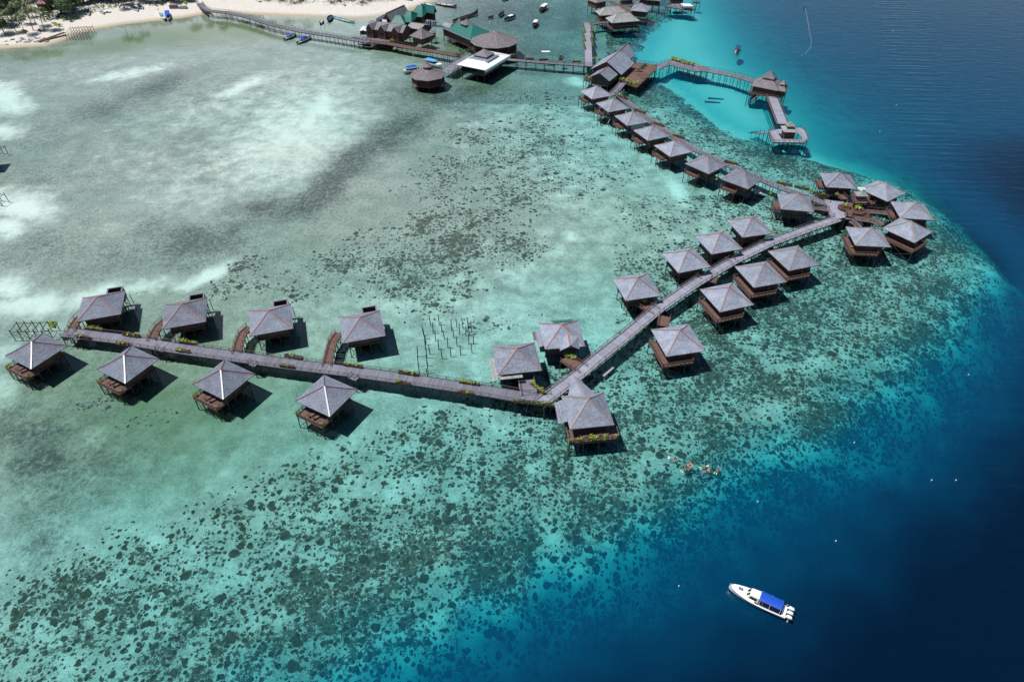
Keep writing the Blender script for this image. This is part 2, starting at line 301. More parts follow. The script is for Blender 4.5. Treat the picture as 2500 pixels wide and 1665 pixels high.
SAND_GLARE = blobs([(710, 330, 220, 120, -28, .78), (600, 410, 300, 80, -22, .55), (560, 260, 280, 70, -15, .5), (330, 380, 260, 60, -10, .35), (200, 180, 240, 40, -8, .3), (10, 235, 60, 34, 10, 1), (40, 262, 55, 20, -5, .8), (20, 320, 45, 20, 0, .9), (50, 505, 85, 40, 8, 1), (20, 550, 60, 30, 0, .9), (90, 470, 60, 22, -15, .6), (320, 178, 110, 12, -12, .8), (470, 205, 60, 14, -15, .3), (590, 212, 75, 15, -22, .9), (650, 195, 60, 12, -15, .6), (790, 262, 40, 34, -55, 1), (760, 300, 50, 20, -55, .9), (730, 345, 30, 14, -60, 1), (700, 330, 200, 90, -25, .55), (560, 370, 180, 80, -20, .45), (420, 400, 200, 80, -15, .35), (880, 230, 110, 60, -30, .3),  # pale sand; broad upper-left blobs also paint in cloud glare off the water
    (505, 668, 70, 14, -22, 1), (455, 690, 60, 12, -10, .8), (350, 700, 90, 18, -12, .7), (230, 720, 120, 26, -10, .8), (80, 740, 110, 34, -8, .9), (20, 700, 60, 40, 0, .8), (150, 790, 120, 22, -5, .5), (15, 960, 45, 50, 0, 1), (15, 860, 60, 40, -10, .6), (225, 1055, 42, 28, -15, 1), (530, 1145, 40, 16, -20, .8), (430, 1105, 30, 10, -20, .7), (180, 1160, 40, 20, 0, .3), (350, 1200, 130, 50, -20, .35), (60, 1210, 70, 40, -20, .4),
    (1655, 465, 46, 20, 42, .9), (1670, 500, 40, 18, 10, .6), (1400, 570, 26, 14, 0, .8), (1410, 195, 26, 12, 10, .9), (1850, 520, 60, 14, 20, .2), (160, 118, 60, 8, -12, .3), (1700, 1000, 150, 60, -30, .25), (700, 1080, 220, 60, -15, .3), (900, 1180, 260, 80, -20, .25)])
COR = blobs([(1010, 650, 100, 60, -15, .9), (1090, 620, 110, 60, -20, .95), (1180, 540, 110, 60, -20, .75), (1270, 450, 110, 70, -20, .7), (1330, 370, 90, 70, -10, .65), (1080, 540, 120, 50, -20, .65), (900, 600, 90, 40, -15, .5), (840, 640, 90, 36, -10, .7), (760, 700, 90, 26, -5, .55), (640, 690, 100, 26, 0, .45), (600, 645, 50, 14, -10, .8), (900, 700, 100, 30, 0, .6), (1060, 740, 80, 40, 0, .5), (1140, 690, 90, 40, -10, .6), (1240, 610, 90, 40, -10, .7), (1150, 420, 150, 60, -15, .6), (1220, 330, 150, 60, -10, .5), (1380, 250, 70, 40, 10, .4),
    (1420, 330, 60, 60, 0, .5), (1480, 420, 70, 40, 0, .45), (1200, 780, 110, 30, 0, .3), (540, 700, 60, 30, 0, .4), (370, 1010, 90, 18, -8, .45), (240, 980, 50, 16, -6, .5), (1430, 480, 60, 60, 0, .3), (1320, 250, 90, 30, 5, .35), (1000, 790, 90, 30, 0, .25)], .7)
sm = lambda a, b, x: (lambda t: t*t*(3-2*t))(np.clip((x-a)/(b-a), 0, 1))
lowreef = sm(0, 120, (PY-(1330-.36*PX+.00002*PX**2*0))*np.clip((PX+600)/900, .5, 2)*.8) # below a line running up to the right
inner = np.where(sE < 0, sm(-95, -4, sE), 1)
cl = (.24+.50*inner**1.2)*lowreef
cl = np.where(PX > 1500, np.maximum(cl, sm(-125, -12, sE)*.74*(PY > 470)), cl)
fringe = sm(-34, -8, sE+10*(fbm(X, Y, 10)-.5))*(PY < 480)*(PX > 1480)*.72
COR = np.maximum(COR*.82, np.maximum(cl, np.where(sE < 6, fringe, 0)))
COR = np.maximum(COR, blobs([(1960, 420, 90, 20, 15, .7), (2300, 620, 80, 60, 0, .7), (2180, 660, 60, 30, 0, .5), (1560, 80, 40, 20, 0, .9), (1530, 130, 30, 20, 0, .7), (1600, 235, 60, 26, 35, .8), (1500, 230, 40, 20, 0, .3), (1590, 320, 60, 30, 30, .3), (1720, 500, 40, 20, 0, .2)], .6))
COR = np.where((sL < 0) & (sE > 2), 0, COR)*np.clip(1-sE/45, 0, 1)
COR *= np.clip(sB/25, 0, 1)*(1-.75*np.where(sE < 0, SAND_GLARE, 0))
far = np.clip((170-np.hypot((PX-1250)/12, (PY-900)/8))/20, 0, 1)
NW = np.clip((Y-150)/80, 0, 1)
SAND_GLARE = np.where(sE > 0, NW*(.1+1.15*np.exp(-np.maximum(sL, 0)/38))+(1-NW)*.95, np.maximum(SAND_GLARE, .42*np.clip((sE+120)/40, 0, 1)*(PY > 250))); ALG_SKY = np.where(sE > -2, 0, ALG_SKY); OLV = np.where(sE > 0, 0, OLV)
def sand_mat(name, wet):
    m, nt, b = newmat(name); L = nt.links.new
    tc = N(nt, 'ShaderNodeTexCoord'); P = tc.outputs['Object']
    def nz(s, d=5., r=.6, dis=0.):
        n = N(nt, 'ShaderNodeTexNoise', Scale=s, Detail=d, Roughness=r, Distortion=dis); L(P, n.inputs['Vector']); return n.outputs['Fac']
    def A(nm): 
        n = N(nt, 'ShaderNodeAttribute'); n.attribute_name = nm; return n.outputs['Fac']
    def mth(op, a, b=None, c=None, cl=False):
        n = N(nt, 'ShaderNodeMath', operation=op); n.use_clamp = cl
        for i, q in enumerate((a, b, c)):
            if q is None: continue
            if isinstance(q, (int, float)): n.inputs[i].default_value = q
            else: L(q, n.inputs[i])
        return n.outputs[0]
    def rng_(v, a, b_, c=0., d=1.):
        n = N(nt, 'ShaderNodeMapRange'); n.interpolation_type = 'SMOOTHSTEP'
        for i, q in enumerate((v, a, b_, c, d)):
            if isinstance(q, (int, float)): n.inputs[i].default_value = q
            else: L(q, n.inputs[i])
        return n.outputs[0]
    def mix(f, a, b_):
        n = N(nt, 'ShaderNodeMixRGB')
        for i, q in enumerate((f, a, b_)):
            if isinstance(q, tuple): n.inputs[i].default_value = (*q, 1)
            elif isinstance(q, (int, float)): n.inputs[i].default_value = q
            else: L(q, n.inputs[i])
        return n.outputs[0]
    if not wet:
        g = nz(.9, 6); g2 = nz(9, 3)
        c = mix(rng_(g, .3, .7), (.52, .485, .43), (.64, .60, .54)); c = mix(rng_(g2, .6, .72), c, (.45, .40, .33))
        c = mix(rng_(A('shore'), .0, 1.), c, (.36, .30, .19))
        L(c, b.inputs['Base Color']); b.inputs['Roughness'].default_value = .95
        return m
    s1 = nz(.11, 5, .6); s2 = nz(.9, 6, .75); s3 = nz(2.4, 5, .85)
    base = mix(rng_(s1, .35, .65), (.275, .28, .25), (.38, .38, .34))
    base = mix(mth('MULTIPLY', rng_(s2, .50, .62), .55), base, (.15, .165, .135))
    base = mix(mth('MULTIPLY', rng_(s3, .50, .62), .62), base, (.075, .09, .078))
    base = mix(mth('MULTIPLY', rng_(s3, .48, .36), .6), base, (.62, .63, .56))
    base = mix(rng_(mth('MULTIPLY_ADD', mth('SUBTRACT', s2, .5), .9, mth('MULTIPLY_ADD', mth('SUBTRACT', nz(.16, 6, .75), .5), 1.5, A('sand_glare'))), .10, .98), base, (.82, .80, .74))
    base = mix(mth('MULTIPLY', rng_(mth('MULTIPLY_ADD', s2, .5, A('olive')), .25, 1.25), .85), base, (.13, .16, .055))
    al = mth('MULTIPLY', A('alga_sky'), rng_(mth('MULTIPLY_ADD', s3, .5, s2), .45, .95, .45, 1.0))
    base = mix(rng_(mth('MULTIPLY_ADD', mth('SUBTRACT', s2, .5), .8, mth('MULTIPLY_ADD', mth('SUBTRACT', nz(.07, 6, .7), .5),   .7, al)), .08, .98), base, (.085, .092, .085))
    # coral: speckled crust and round heads whose number follows the reef map
    co = A('coral')
    dis = N(nt, 'ShaderNodeTexNoise', Scale=.6, Detail=4.0); L(P, dis.inputs['Vector'])
    dv = N(nt, 'ShaderNodeVectorMath', operation='MULTIPLY_ADD'); dv.inputs[1].default_value = (1.5, 1.5, 0); L(dis.outputs['Color'], dv.inputs[0]); L(P, dv.inputs[2])
    cl1 = nz(.055, 4, .55); cl2 = nz(.2, 3, .6)
    den = mth('MULTIPLY_ADD', mth('SUBTRACT', cl1, .5), 1.8, mth('MULTIPLY_ADD', mth('SUBTRACT', cl2, .5), 1.7, co))
    den = mth('MULTIPLY', den, rng_(co, .02, .22), None, True)
    masks = []
    for sca, thr, rad in ((.26, .60, .28), (.48, 1.05, .32), (.95, 1.35, .37)):
        vo = N(nt, 'ShaderNodeTexVoronoi', Scale=sca); vo.voronoi_dimensions = '2D'; L(dv.outputs[0], vo.inputs['Vector'])
        sp = N(nt, 'ShaderNodeSeparateColor'); L(vo.outputs['Color'], sp.inputs[0])
        rr = mth('MULTIPLY', mth('MULTIPLY_ADD', sp.outputs[1], .7, .35), rad)
        inside = rng_(mth('SUBTRACT', rr, vo.outputs['Distance']), -.015, .05)
        on = rng_(mth('SUBTRACT', mth('MULTIPLY', den, thr), sp.outputs[0]), -.02, .04)
        masks.append(mth('MULTIPLY', inside, on))
    cr_ = nz(.9, 8, .78)
    crust = rng_(mth('MULTIPLY_ADD', den, .27, mth('MULTIPLY_ADD', mth('SUBTRACT', nz(2.6, 5, .8), .5), .5, cr_)), .69, .735)
    mk = mth('MAXIMUM', mth('MAXIMUM', masks[0], masks[1]), mth('MAXIMUM', masks[2], mth('MULTIPLY', crust, .92)))
    base = mix(mth('MULTIPLY', rng_(den, .1, .7), .35), base, (.40, .42, .36))
    cc = mix(rng_(s2, .35, .65), (.030, .036, .028), (.075, .072, .05)); cc = mix(rng_(s3, .5, .7), cc, (.014, .018, .016))
    base = mix(mth('MULTIPLY', mk, mth('MULTIPLY_ADD', s3, .3, .8), None, True), base, cc)
    L(base, b.inputs['Base Color']); b.inputs['Roughness'].default_value = 1.0; b.inputs['Specular IOR Level'].default_value = 0.
    bm = N(nt, 'ShaderNodeBump', Strength=.6, Distance=.5); L(mth('MULTIPLY_ADD', s3, .25, mth('MULTIPLY_ADD', mk, .9, s2)), bm.inputs['Height']); L(bm.outputs[0], b.inputs['Normal'])
    return m
V = np.stack([X, Y, Z], 1)
fz = Z[Q].max(1)
# all-round sheets: the bed below the water and the dry beach
for nm, sel, wet in (('seabed', fz <= .02, True), ('beach', fz > .02, False)):
    q = Q[sel]; used = np.unique(q); rem = np.full(len(V), -1); rem[used] = np.arange(len(used))
    me = mesh_np(nm, V[used], rem[q])
    for an, arr in (('alga_sky', np.clip(ALG_SKY*1.12+.08*np.clip((-sE-60)/60, 0, 1), 0, 1)), ('olive', OLV), ('sand_glare', SAND_GLARE), ('coral', COR), ('shore', np.clip(1+sB/7, 0, 1))):
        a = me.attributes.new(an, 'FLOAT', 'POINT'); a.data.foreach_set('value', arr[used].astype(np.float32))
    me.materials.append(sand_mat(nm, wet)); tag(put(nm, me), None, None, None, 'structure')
# ------------------------------------------------------------------ water surface, tinted by the real depth below it
wxs = lines(-262, 262, 2.2, 5000); wys = lines(40, 445, 2.2, 5000)
WX, WY, WZ, WQ = grid_mesh('water', wxs, wys, lambda X, Y: X*0)
wd = -terrain(WX, WY)[0]
keep = wd[WQ].max(1) > -.6; q = WQ[keep]; used = np.unique(q); rem = np.full(len(WX), -1); rem[used] = np.arange(len(used))
me = mesh_np('water', np.stack([WX, WY, WZ], 1)[used], rem[q])
a = me.attributes.new('depth', 'FLOAT', 'POINT'); a.data.foreach_set('value', np.maximum(wd[used], 0).astype(np.float32))
def water_mat():
    m = bpy.data.materials.new('sea_water'); m.use_nodes = True; nt = m.node_tree; nt.nodes.clear(); L = nt.links.new
    out = N(nt, 'ShaderNodeOutputMaterial'); P = N(nt, 'ShaderNodeTexCoord').outputs['Object']
    dp = N(nt, 'ShaderNodeAttribute'); dp.attribute_name = 'depth'; D = dp.outputs['Fac']
    def mth(op, a, b=None, c=None, cl=False):
        n = N(nt, 'ShaderNodeMath', operation=op); n.use_clamp = cl
        for i, q in enumerate((a, b, c)):
            if q is None: continue
            if isinstance(q, (int, float)): n.inputs[i].default_value = q
            else: L(q, n.inputs[i])
        return n.outputs[0]
    # transmission = exp(-k d) there and back
    ch = [mth('POWER', 2.71828, mth('MULTIPLY', D, -k)) for k in KABS]
    cc = N(nt, 'ShaderNodeCombineColor')
    for i in range(3): L(ch[i], cc.inputs[i])
    tr = N(nt, 'ShaderNodeBsdfTransparent'); L(cc.outputs[0], tr.inputs[0])
    # light scattered back by the water body itself grows with depth
    body = N(nt, 'ShaderNodeBsdfDiffuse'); 
    bc = N(nt, 'ShaderNodeMixRGB'); bc.inputs[1].default_value = (*BODY1, 1); bc.inputs[2].default_value = (*BODY2, 1)
    L(mth('SUBTRACT', 1., mth('POWER', 2.71828, mth('MULTIPLY', D, -.09))), bc.inputs[0]); L(bc.outputs[0], body.inputs[0])
    bf = mth('MULTIPLY', mth('SUBTRACT', 1., mth('POWER', 2.71828, mth('MULTIPLY', mth('MAXIMUM', mth('SUBTRACT', D, 1.1), 0.), -KB))), 1.0, None, True)
    m1 = N(nt, 'ShaderNodeMixShader'); L(bf, m1.inputs[0]); L(tr.outputs[0], m1.inputs[1]); L(body.outputs[0], m1.inputs[2])
    # ripples
    mpA = N(nt, 'ShaderNodeMapping'); mpA.inputs['Rotation'].default_value = (0, 0, R(-12)); mpA.inputs['Scale'].default_value = (.35, 1.3, 1); L(P, mpA.inputs[0])
    n1 = N(nt, 'ShaderNodeTexNoise', Scale=.34, Detail=6.0, Roughness=.62, Distortion=.4); L(mpA.outputs[0], n1.inputs['Vector'])
    n2 = N(nt, 'ShaderNodeTexNoise', Scale=1.6, Detail=5.0, Roughness=.65); L(P, n2.inputs['Vector'])
    mpB = N(nt, 'ShaderNodeMapping'); mpB.inputs['Rotation'].default_value = (0, 0, R(28)); mpB.inputs['Scale'].default_value = (.12, 1, 1); L(P, mpB.inputs[0])
    wv = N(nt, 'ShaderNodeTexWave', Scale=.075, Distortion=9.0, Detail=3.0); wv.bands_direction = 'Y'; wv.wave_profile = 'SIN'; L(mpB.outputs[0], wv.inputs['Vector'])
    # a boat's wake still crossing the open water in the east
    sx = N(nt, 'ShaderNodeSeparateXYZ'); L(P, sx.inputs[0])
    wk = mth('SUBTRACT', sx.outputs[0], mth('MULTIPLY_ADD', sx.outputs[1], .36, 68.))
    wk = mth('POWER', 2.71828, mth('MULTIPLY', mth('POWER', mth('ABSOLUTE', mth('MULTIPLY', wk, .075)), 2.), -1.))
    calm = N(nt, 'ShaderNodeMapRange'); calm.inputs[1].default_value = 1.6; calm.inputs[2].default_value = 9.; calm.inputs[3].default_value = .13; calm.inputs[4].default_value = .95; L(D, calm.inputs[0])
    h = mth('MULTIPLY_ADD', n1.outputs['Fac'], 1.15, mth('MULTIPLY', n2.outputs['Fac'], .12))
    h = mth('MULTIPLY', h, calm.outputs[0])
    h = mth('ADD', h, mth('MULTIPLY', mth('MULTIPLY', wv.outputs['Fac'], wk), .34))
    bm = N(nt, 'ShaderNodeBump', Strength=.55, Distance=.35); L(h, bm.inputs['Height'])
    gl = N(nt, 'ShaderNodeBsdfGlossy', Roughness=.03); L(bm.outputs[0], gl.inputs['Normal']); gl.inputs[0].default_value = (1, 1, 1, 1)
    fr = N(nt, 'ShaderNodeFresnel', IOR=1.333); L(bm.outputs[0], fr.inputs['Normal'])
    m2 = N(nt, 'ShaderNodeMixShader'); L(fr.outputs[0], m2.inputs[0]); L(m1.outputs[0], m2.inputs[1]); L(gl.outputs[0], m2.inputs[2])
    L(m2.outputs[0], out.inputs[0]); return m
KABS = (.48, .080, .068); KB = .11; BODY1 = (.0, .142, .325); BODY2 = (.0, .002, .012)
me.materials.append(water_mat()); tag(put('water', me), None, None, None, 'structure')
# ------------------------------------------------------------------ shared builders
def rect_from(L, B, Rr, z):
    """centre, width, depth and turn of the level rectangle whose left, near and right eave corners are known"""
    l, b, r = at(*L, z), at(*B, z), at(*Rr, z)
    u = r-b; v = l-b; wdt = u.length; d = v.length; an = math.atan2(u.y, u.x)
    n = Vector((-math.sin(an), math.cos(an), 0)); d = v.dot(n); sh = v.dot(Vector((math.cos(an), math.sin(an), 0)))
    c = b+u/2+v/2
    return c.x, c.y, wdt, d, an
def stilts(t, pts, ztop, r=.13, x0=0, y0=0, rz=0, braces=(), zb=None):
    ca, sa = math.cos(rz), math.sin(rz); P = []
    for (x, y) in pts:
        g = gz(x0+x*ca-y*sa, y0+x*sa+y*ca)-.3 if zb is None else zb
        lx, ly = random.uniform(-.08, .08), random.uniform(-.08, .08)
        strut('stilt', (x+lx, y+ly, g), (x, y, ztop), r, 'stilt', t); P.append((x, y, g))
    for i, j in braces:
        a, b = P[i], P[j]
        strut('brace', (a[0], a[1], max(a[2]+.4, -.7)), (b[0], b[1], ztop-.3), .055, 'stilt', t)
        strut('brace', (b[0], b[1], max(b[2]+.4, -.7)), (a[0], a[1], ztop-.3), .055, 'stilt', t)
def roof_pyr(w_, d_, ze, za, rl=0., th=.16, mat='shingle', x0=0, y0=0, sag=.10):
    """hipped roof; rl = length of the ridge along x; the slopes sag a little towards the eaves"""
    b = MB(); hx = rl/2
    apex = [(x0-hx, y0, za), (x0+hx, y0, za)] if rl else [(x0, y0, za)]
    c = [(-w_/2, d_/2), (-w_/2, -d_/2), (w_/2, -d_/2), (w_/2, d_/2)]
    K = 5; rings = []
    for k in range(K+1):
        f = k/K; zz = ze+(za-ze)*(f-sag*math.sin(math.pi*f)*.5)
        rings.append([(x0+x*(1-f)+(hx if x > 0 else -hx)*f, y0+y*(1-f), zz+random.uniform(-.02, .02)) for x, y in c])
    vs = [p for r_ in rings[:-1] for p in r_]; n = len(vs)
    fs = []
    for k in range(K-1):
        for i in range(4): fs.append((k*4+i, k*4+(i+1) % 4, (k+1)*4+(i+1) % 4, (k+1)*4+i))
    vs += apex; t = (K-1)*4
    if rl: fs += [(t+0, t+1, n), (t+1, t+2, n+1, n), (t+2, t+3, n+1), (t+3, t+0, n, n+1)]
    else: fs += [(t+i, t+(i+1) % 4, n) for i in range(4)]
    m0 = len(vs); vs += [(p[0], p[1], ze-th) for p in rings[0]]
    fs += [((i+1) % 4, i, m0+i, m0+(i+1) % 4) for i in range(4)]+[(m0+3, m0+2, m0+1, m0)]
    b.add(vs, fs, 0)
    return b
def ridge_lines(w_, d_, ze, za, rl=0., x0=0, y0=0, sag=.10, wd=.20):
    hx = rl/2; out = []
    for x, y in [(-w_/2, d_/2), (-w_/2, -d_/2), (w_/2, -d_/2), (w_/2, d_/2)]:
        b = MB(); K = 5; P = []
        for k in range(K+1):
            f = k/K; P.append((x0+x*(1-f)+(hx if x > 0 else -hx)*f, y0+y*(1-f), ze+(za-ze)*(f-sag*math.sin(math.pi*f)*.5)+.05))
        for p, q in zip(P, P[1:]): b.bar(p, q, wd, .10)
        out.append(b)
    if rl:
        b = MB(); b.bar((x0-hx, y0, za+.05), (x0+hx, y0, za+.05), wd, .1); out.append(b)
    return out
def planks(x0, x1, y0, y1, z, step=.42, along='x', th=.07):
    b = MB(); 
    a0, a1 = (x0, x1) if along == 'x' else (y0, y1); k = max(1, int(round((a1-a0)/step))); s = (a1-a0)/k
    for i in range(k):
        p, q = a0+i*s+.018, a0+(i+1)*s-.018; e = random.uniform(-.05, .05); zz = z+random.uniform(-.012, .012)
        if along == 'x': b.box(p, q, y0+e, y1+e, zz-th, zz)
        else: b.box(x0+e, x1+e, p, q, zz-th, zz)
    return b
def rail(pts, z, h=.95, gap=1.3, cross=True, wd=.09):
    """a timber railing along a line of points: posts, top and mid rail and lattice"""
    b = MB()
    for a, c in zip(pts, pts[1:]):
        a = Vector((a[0], a[1], z)); c = Vector((c[0], c[1], z)); n = max(1, int(round((c-a).length/gap)))
        b.bar(a+Vector((0, 0, h)), c+Vector((0, 0, h)), wd+.03, .07); b.bar(a+Vector((0, 0, h*.5)), c+Vector((0, 0, h*.5)), .06, .05)
        for i in range(n+1):
            p = a.lerp(c, i/n); b.bar(p+Vector((0, 0, -.15)), p+Vector((0, 0, h+.05)), wd)
            if cross and i < n:
                q = a.lerp(c, (i+1)/n); b.bar(p+Vector((0, 0, .1)), q+Vector((0, 0, h-.05)), .05); b.bar(p+Vector((0, 0, h-.05)), q+Vector((0, 0, .1)), .05)
    return b
def leafball(n, rx, ry, rz_, size, seed, clumps=5, zc=0.):
    rr = random.Random(seed); b = MB(); cs = []
    for _ in range(clumps):
        a = rr.uniform(0, 6.28); q = rr.uniform(.1, .62); cs.append((math.cos(a)*q*rx, math.sin(a)*q*ry, rr.uniform(-.1, .5)*rz_, rr.uniform(.38, .6)))
    for i in range(n):
        c = rr.choice(cs); th_ = math.acos(rr.uniform(-.5, 1)); ph = rr.uniform(0, 6.283); q = rr.uniform(.72, 1.05)*c[3]
        d = Vector((math.sin(th_)*math.cos(ph), math.sin(th_)*math.sin(ph), math.cos(th_)))
        p = Vector((c[0]+d.x*q*rx, c[1]+d.y*q*ry, zc+c[2]+d.z*q*rz_)); s = size*rr.uniform(.6, 1.4)
        nrm = (d+Vector((rr.uniform(-.6, .6), rr.uniform(-.6, .6), rr.uniform(-.3, .8)))).normalized()
        u = nrm.cross(Vector((rr.uniform(-1, 1), rr.uniform(-1, 1), .3))).normalized(); v = nrm.cross(u)
        b.add([p-u*s, p-v*s*.5, p+u*s, p+v*s*.5], [(0, 1, 2, 3)], rr.uniform(-.5, .5))
    return b
def spiky(n, r, h, seed):
    rr = random.Random(seed); b = MB()
    for i in range(n):
        a = rr.uniform(0, 6.283); l = r*rr.uniform(.6, 1.1); hh = h*rr.uniform(.5, 1.1); wv = .11*r/.6
        o = Vector((rr.uniform(-.2, .2)*r, rr.uniform(-.2, .2)*r, 0)); d = Vector((math.cos(a), math.sin(a), 0)); s = Vector((-d.y, d.x, 0))*wv
        p1 = o+d*l*.5+Vector((0, 0, hh)); p2 = o+d*l+Vector((0, 0, hh*.75))
        b.add([o-s*.4, o+s*.4, p1+s, p1-s], [(0, 1, 2, 3)]); b.add([p1-s, p1+s, p2], [(0, 1, 2)])
    return b
def bush(px, py, z, label, size=.8, mat='leaf', group=None, rz=None, planter=None, flat=1., name='potted_plant', seed=None, loc=None):
    k = random.randrange(4) if seed is None else seed
    p = loc or at(px, py, z); t = thing(name, label, 'plant', (p.x, p.y, z), random.uniform(0, 6.28) if rz is None else rz, group)
    f = put('foliage', cached(('bush', k, mat, flat), lambda: leafball(150, 1, flat, .75, .16, 50+k, 6, .45).mesh('foliage', M[mat])), t)
    f.scale = (size, size, size)
    if planter:
        l, w_, h = planter
        b = MB(); b.box(-l/2, l/2, -w_/2, w_/2, 0, h, 0); b.build('box', 'wood_brown', t); f.location.z = h*.5
    else:
        po = put('pot', cached('pot', lambda: (lambda q: (q.tube([(0, 0, 0), (0, 0, .4)], [.18, .26], 10), q.mesh('pot', M['rock']))[1])(MB())), t)
    return t
# ------------------------------------------------------------------ bungalows
HUTS = {}
def bungalow(key, x, y, an, w_, d_, ah, label, kind, group, ridge='ridge_orange', roofm='shingle', eave=5.2, floor=2.75):
    t = thing('overwater_bungalow', label, 'bungalow', (x, y, 0), an, group); HUTS[key] = (x, y, an)
    fl = floor; e = eave
    rf = put('roof', cached((kind, 'roof', roofm), lambda: roof_pyr(w_, d_, e, e+ah).mesh('roof', M[roofm])), t)
    for i in range(4):
        put('ridge_cap', cached((kind, 'ridge', i, ridge), lambda: ridge_lines(w_, d_, e, e+ah)[i].mesh('ridge_cap', M[ridge])), rf)
    hx, hy = w_/2-1.35, d_/2-1.35
    def walls():
        b = MB(); T = .12
        for (a, c, yy0, yy1) in ((-hx, hx, -hy, -hy+T), (-hx, hx, hy-T, hy), (-hx, -hx+T, -hy+T, hy-T), (hx-T, hx, -hy+T, hy-T)): b.box(a, c, yy0, yy1, fl, e+.2, 0)
        return b.mesh('wall', M['wood_brown'])
    put('wall', cached((kind, 'wall'), walls), t)
    def win(sx, along, c0, c1, z0, z1, m_):
        b = MB()
        if along == 'x': b.box(c0, c1, sx*hy-.03, sx*hy+.03, z0, z1, 0)
        else: b.box(sx*hx-.03, sx*hx+.03, c0, c1, z0, z1, 0)
        return b.mesh('pane', M[m_])
    put('window', cached((kind, 'w1'), lambda: win(-1, 'y', -1.6, .2, fl+.7, e-.5, 'glass')), t)
    put('window', cached((kind, 'w2'), lambda: win(1, 'x', -1.2, 1.2, fl+.8, e-.5, 'glass')), t)
    put('window', cached((kind, 'w3'), lambda: win(1, 'y', -1.2, 1.2, fl+.8, e-.5, 'glass')), t)
    put('door', cached((kind, 'door'), lambda: win(-1, 'x', -.9, .9, fl+.02, e-.35, 'wall_red')), t)
    dk = {'A': ((-hx-2.3, -hx, -1.2, hy+.6),), 'D': (), 'L': ((-hx-2.1, -hx, -hy-2.1, hy), (-hx, hx*.55, -hy-2.1, -hy)),
          'E': ((-hx-2.9, -hx, -hy-.2, hy+.3),), 'F': ()}[kind[0]]
    base = MB(); base.box(-hx-.2, hx+.2, -hy-.2, hy+.2, fl-.32, fl-.02, 0)
    put('floor', cached((kind, 'floor'), lambda: base.mesh('floor', M['wood_brown'])), t)
    sp = [(sx*hx, sy*hy) for sx in (-1, -.33, .33, 1) for sy in (-1, 0, 1)]
    br = [(0, 1), (9, 10), (0, 3), (6, 9), (1, 2)]
    for q, (a, b_, c, d) in enumerate(dk):
        put('deck', cached((kind, 'deck', q), lambda: planks(a, b_, c, d, fl+.03+.004*q, .36, 'y' if q == 0 else 'x').mesh('deck', M['wood_red'])), t)
        def fas():
            b = MB(); b.box(a-.05, b_, c-.05, c+.08, fl-.35, fl-.05, 0); b.box(a-.05, a+.08, c+.08, d-.08, fl-.35, fl-.05, .2); b.box(a-.05, b_, d-.08, d, fl-.35, fl-.05, .1); return b.mesh('deck_edge', M['wood_red'])
        put('deck_edge', cached((kind, 'fascia', q), fas), t)
    if kind[0] == 'A':
        a, b_, c, d = dk[0]; rl_ = [(b_, c), (a, c), (a, d), (b_, d)]; sp += [(a+.1, c+.1), (a+.1, d-.1), (a+.1, (c+d)/2)]; br += [(12, 14)]
    elif kind[0] == 'L':
        a, _, c, d = dk[0]; b2 = dk[1][1]; rl_ = [(-hx, d), (a, d), (a, c), (b2, c), (b2, -hy)]; sp += [(a+.1, d-.1), (a+.1, 0), (a+.1, c+.1), (0, c+.1), (b2-.1, c+.1)]; br += [(13, 14), (14, 15)]
    elif kind[0] == 'E':
        a, b_, c, d = dk[0]; rl_ = [(b_, c), (a, c), (a, d), (b_, d)]; sp += [(a+.1, c+.1), (a+.1, c+.33*(d-c)), (a+.1, c+.66*(d-c)), (a+.1, d-.1)]; br += [(12, 13), (13, 14), (14, 15)]
    else: rl_ = None
    if rl_: put('railing', cached((kind, 'rail'), lambda: rail(rl_, fl, .95, 1.1).mesh('railing', M['wood_red'])), t)
    stilts(t, sp, fl-.3, .12, x, y, an, br)
    if kind[0] == 'F':     # open topped bath enclosure behind the far right corner on its own stilts
        bx0, bx1, by0, by1 = w_/2-4.3, w_/2-.7, d_/2-1.1, d_/2+1.9
        b = MB(); T = .22
        b.box(bx0, bx1, by0, by0+T, 2.6, 5.35, 0); b.box(bx0, bx1, by1-T, by1, 2.6, 5.35, 0); b.box(bx0, bx0+T, by0+T, by1-T, 2.6, 5.35, 0); b.box(bx1-T, bx1, by0+T, by1-T, 2.6, 5.35, 0)
        bw = b.build('bath_enclosure', 'wood_brown', t)
        c = MB()
        for q in ((bx0-.06, bx1+.06, by1-T-.06, by1+.06), (bx0-.06, bx0+T+.06, by0, by1-T-.07), (bx1-T-.06, bx1+.06, by0, by1-T-.07)): c.box(*q, 5.36, 5.45, 0)
        c.build('coping', 'wood_grey', bw)
        f = MB(); f.box(bx0+T, bx1-T, by0+T, by0+1.2, 2.62, 2.74, 0); f.build('bath_floor', 'wood_grey', bw)
        stilts(t, [(bx0+.2, by1-.2), (bx1-.2, by1-.2), (bx1-.2, by0+.2), (bx1+.6, by1+.2)], 2.6, .1, x, y, an, [(0, 1), (1, 2)])
    return t
O8 = ['first', 'second', 'third', 'fourth', 'fifth', 'sixth', 'seventh', 'eighth']
Adat = [(33.8, 270.4, 25), (39.0, 257.7, 24), (44.7, 245.2, 22), (50.1, 232.8, 24), (55.6, 220.3, 25), (64.1, 208.4, 40.3), (73.4, 198.4, 46.3), (85.7, 183.3, -10.2)]
Aextra = ['below the small hall', 'above bleached broken timber', 'with a pale wall panel', 'beside the timber heap', 'yellow plants on balcony', 'darker slate-grey roof', 'by the landing stage', 'nearest the plaza']
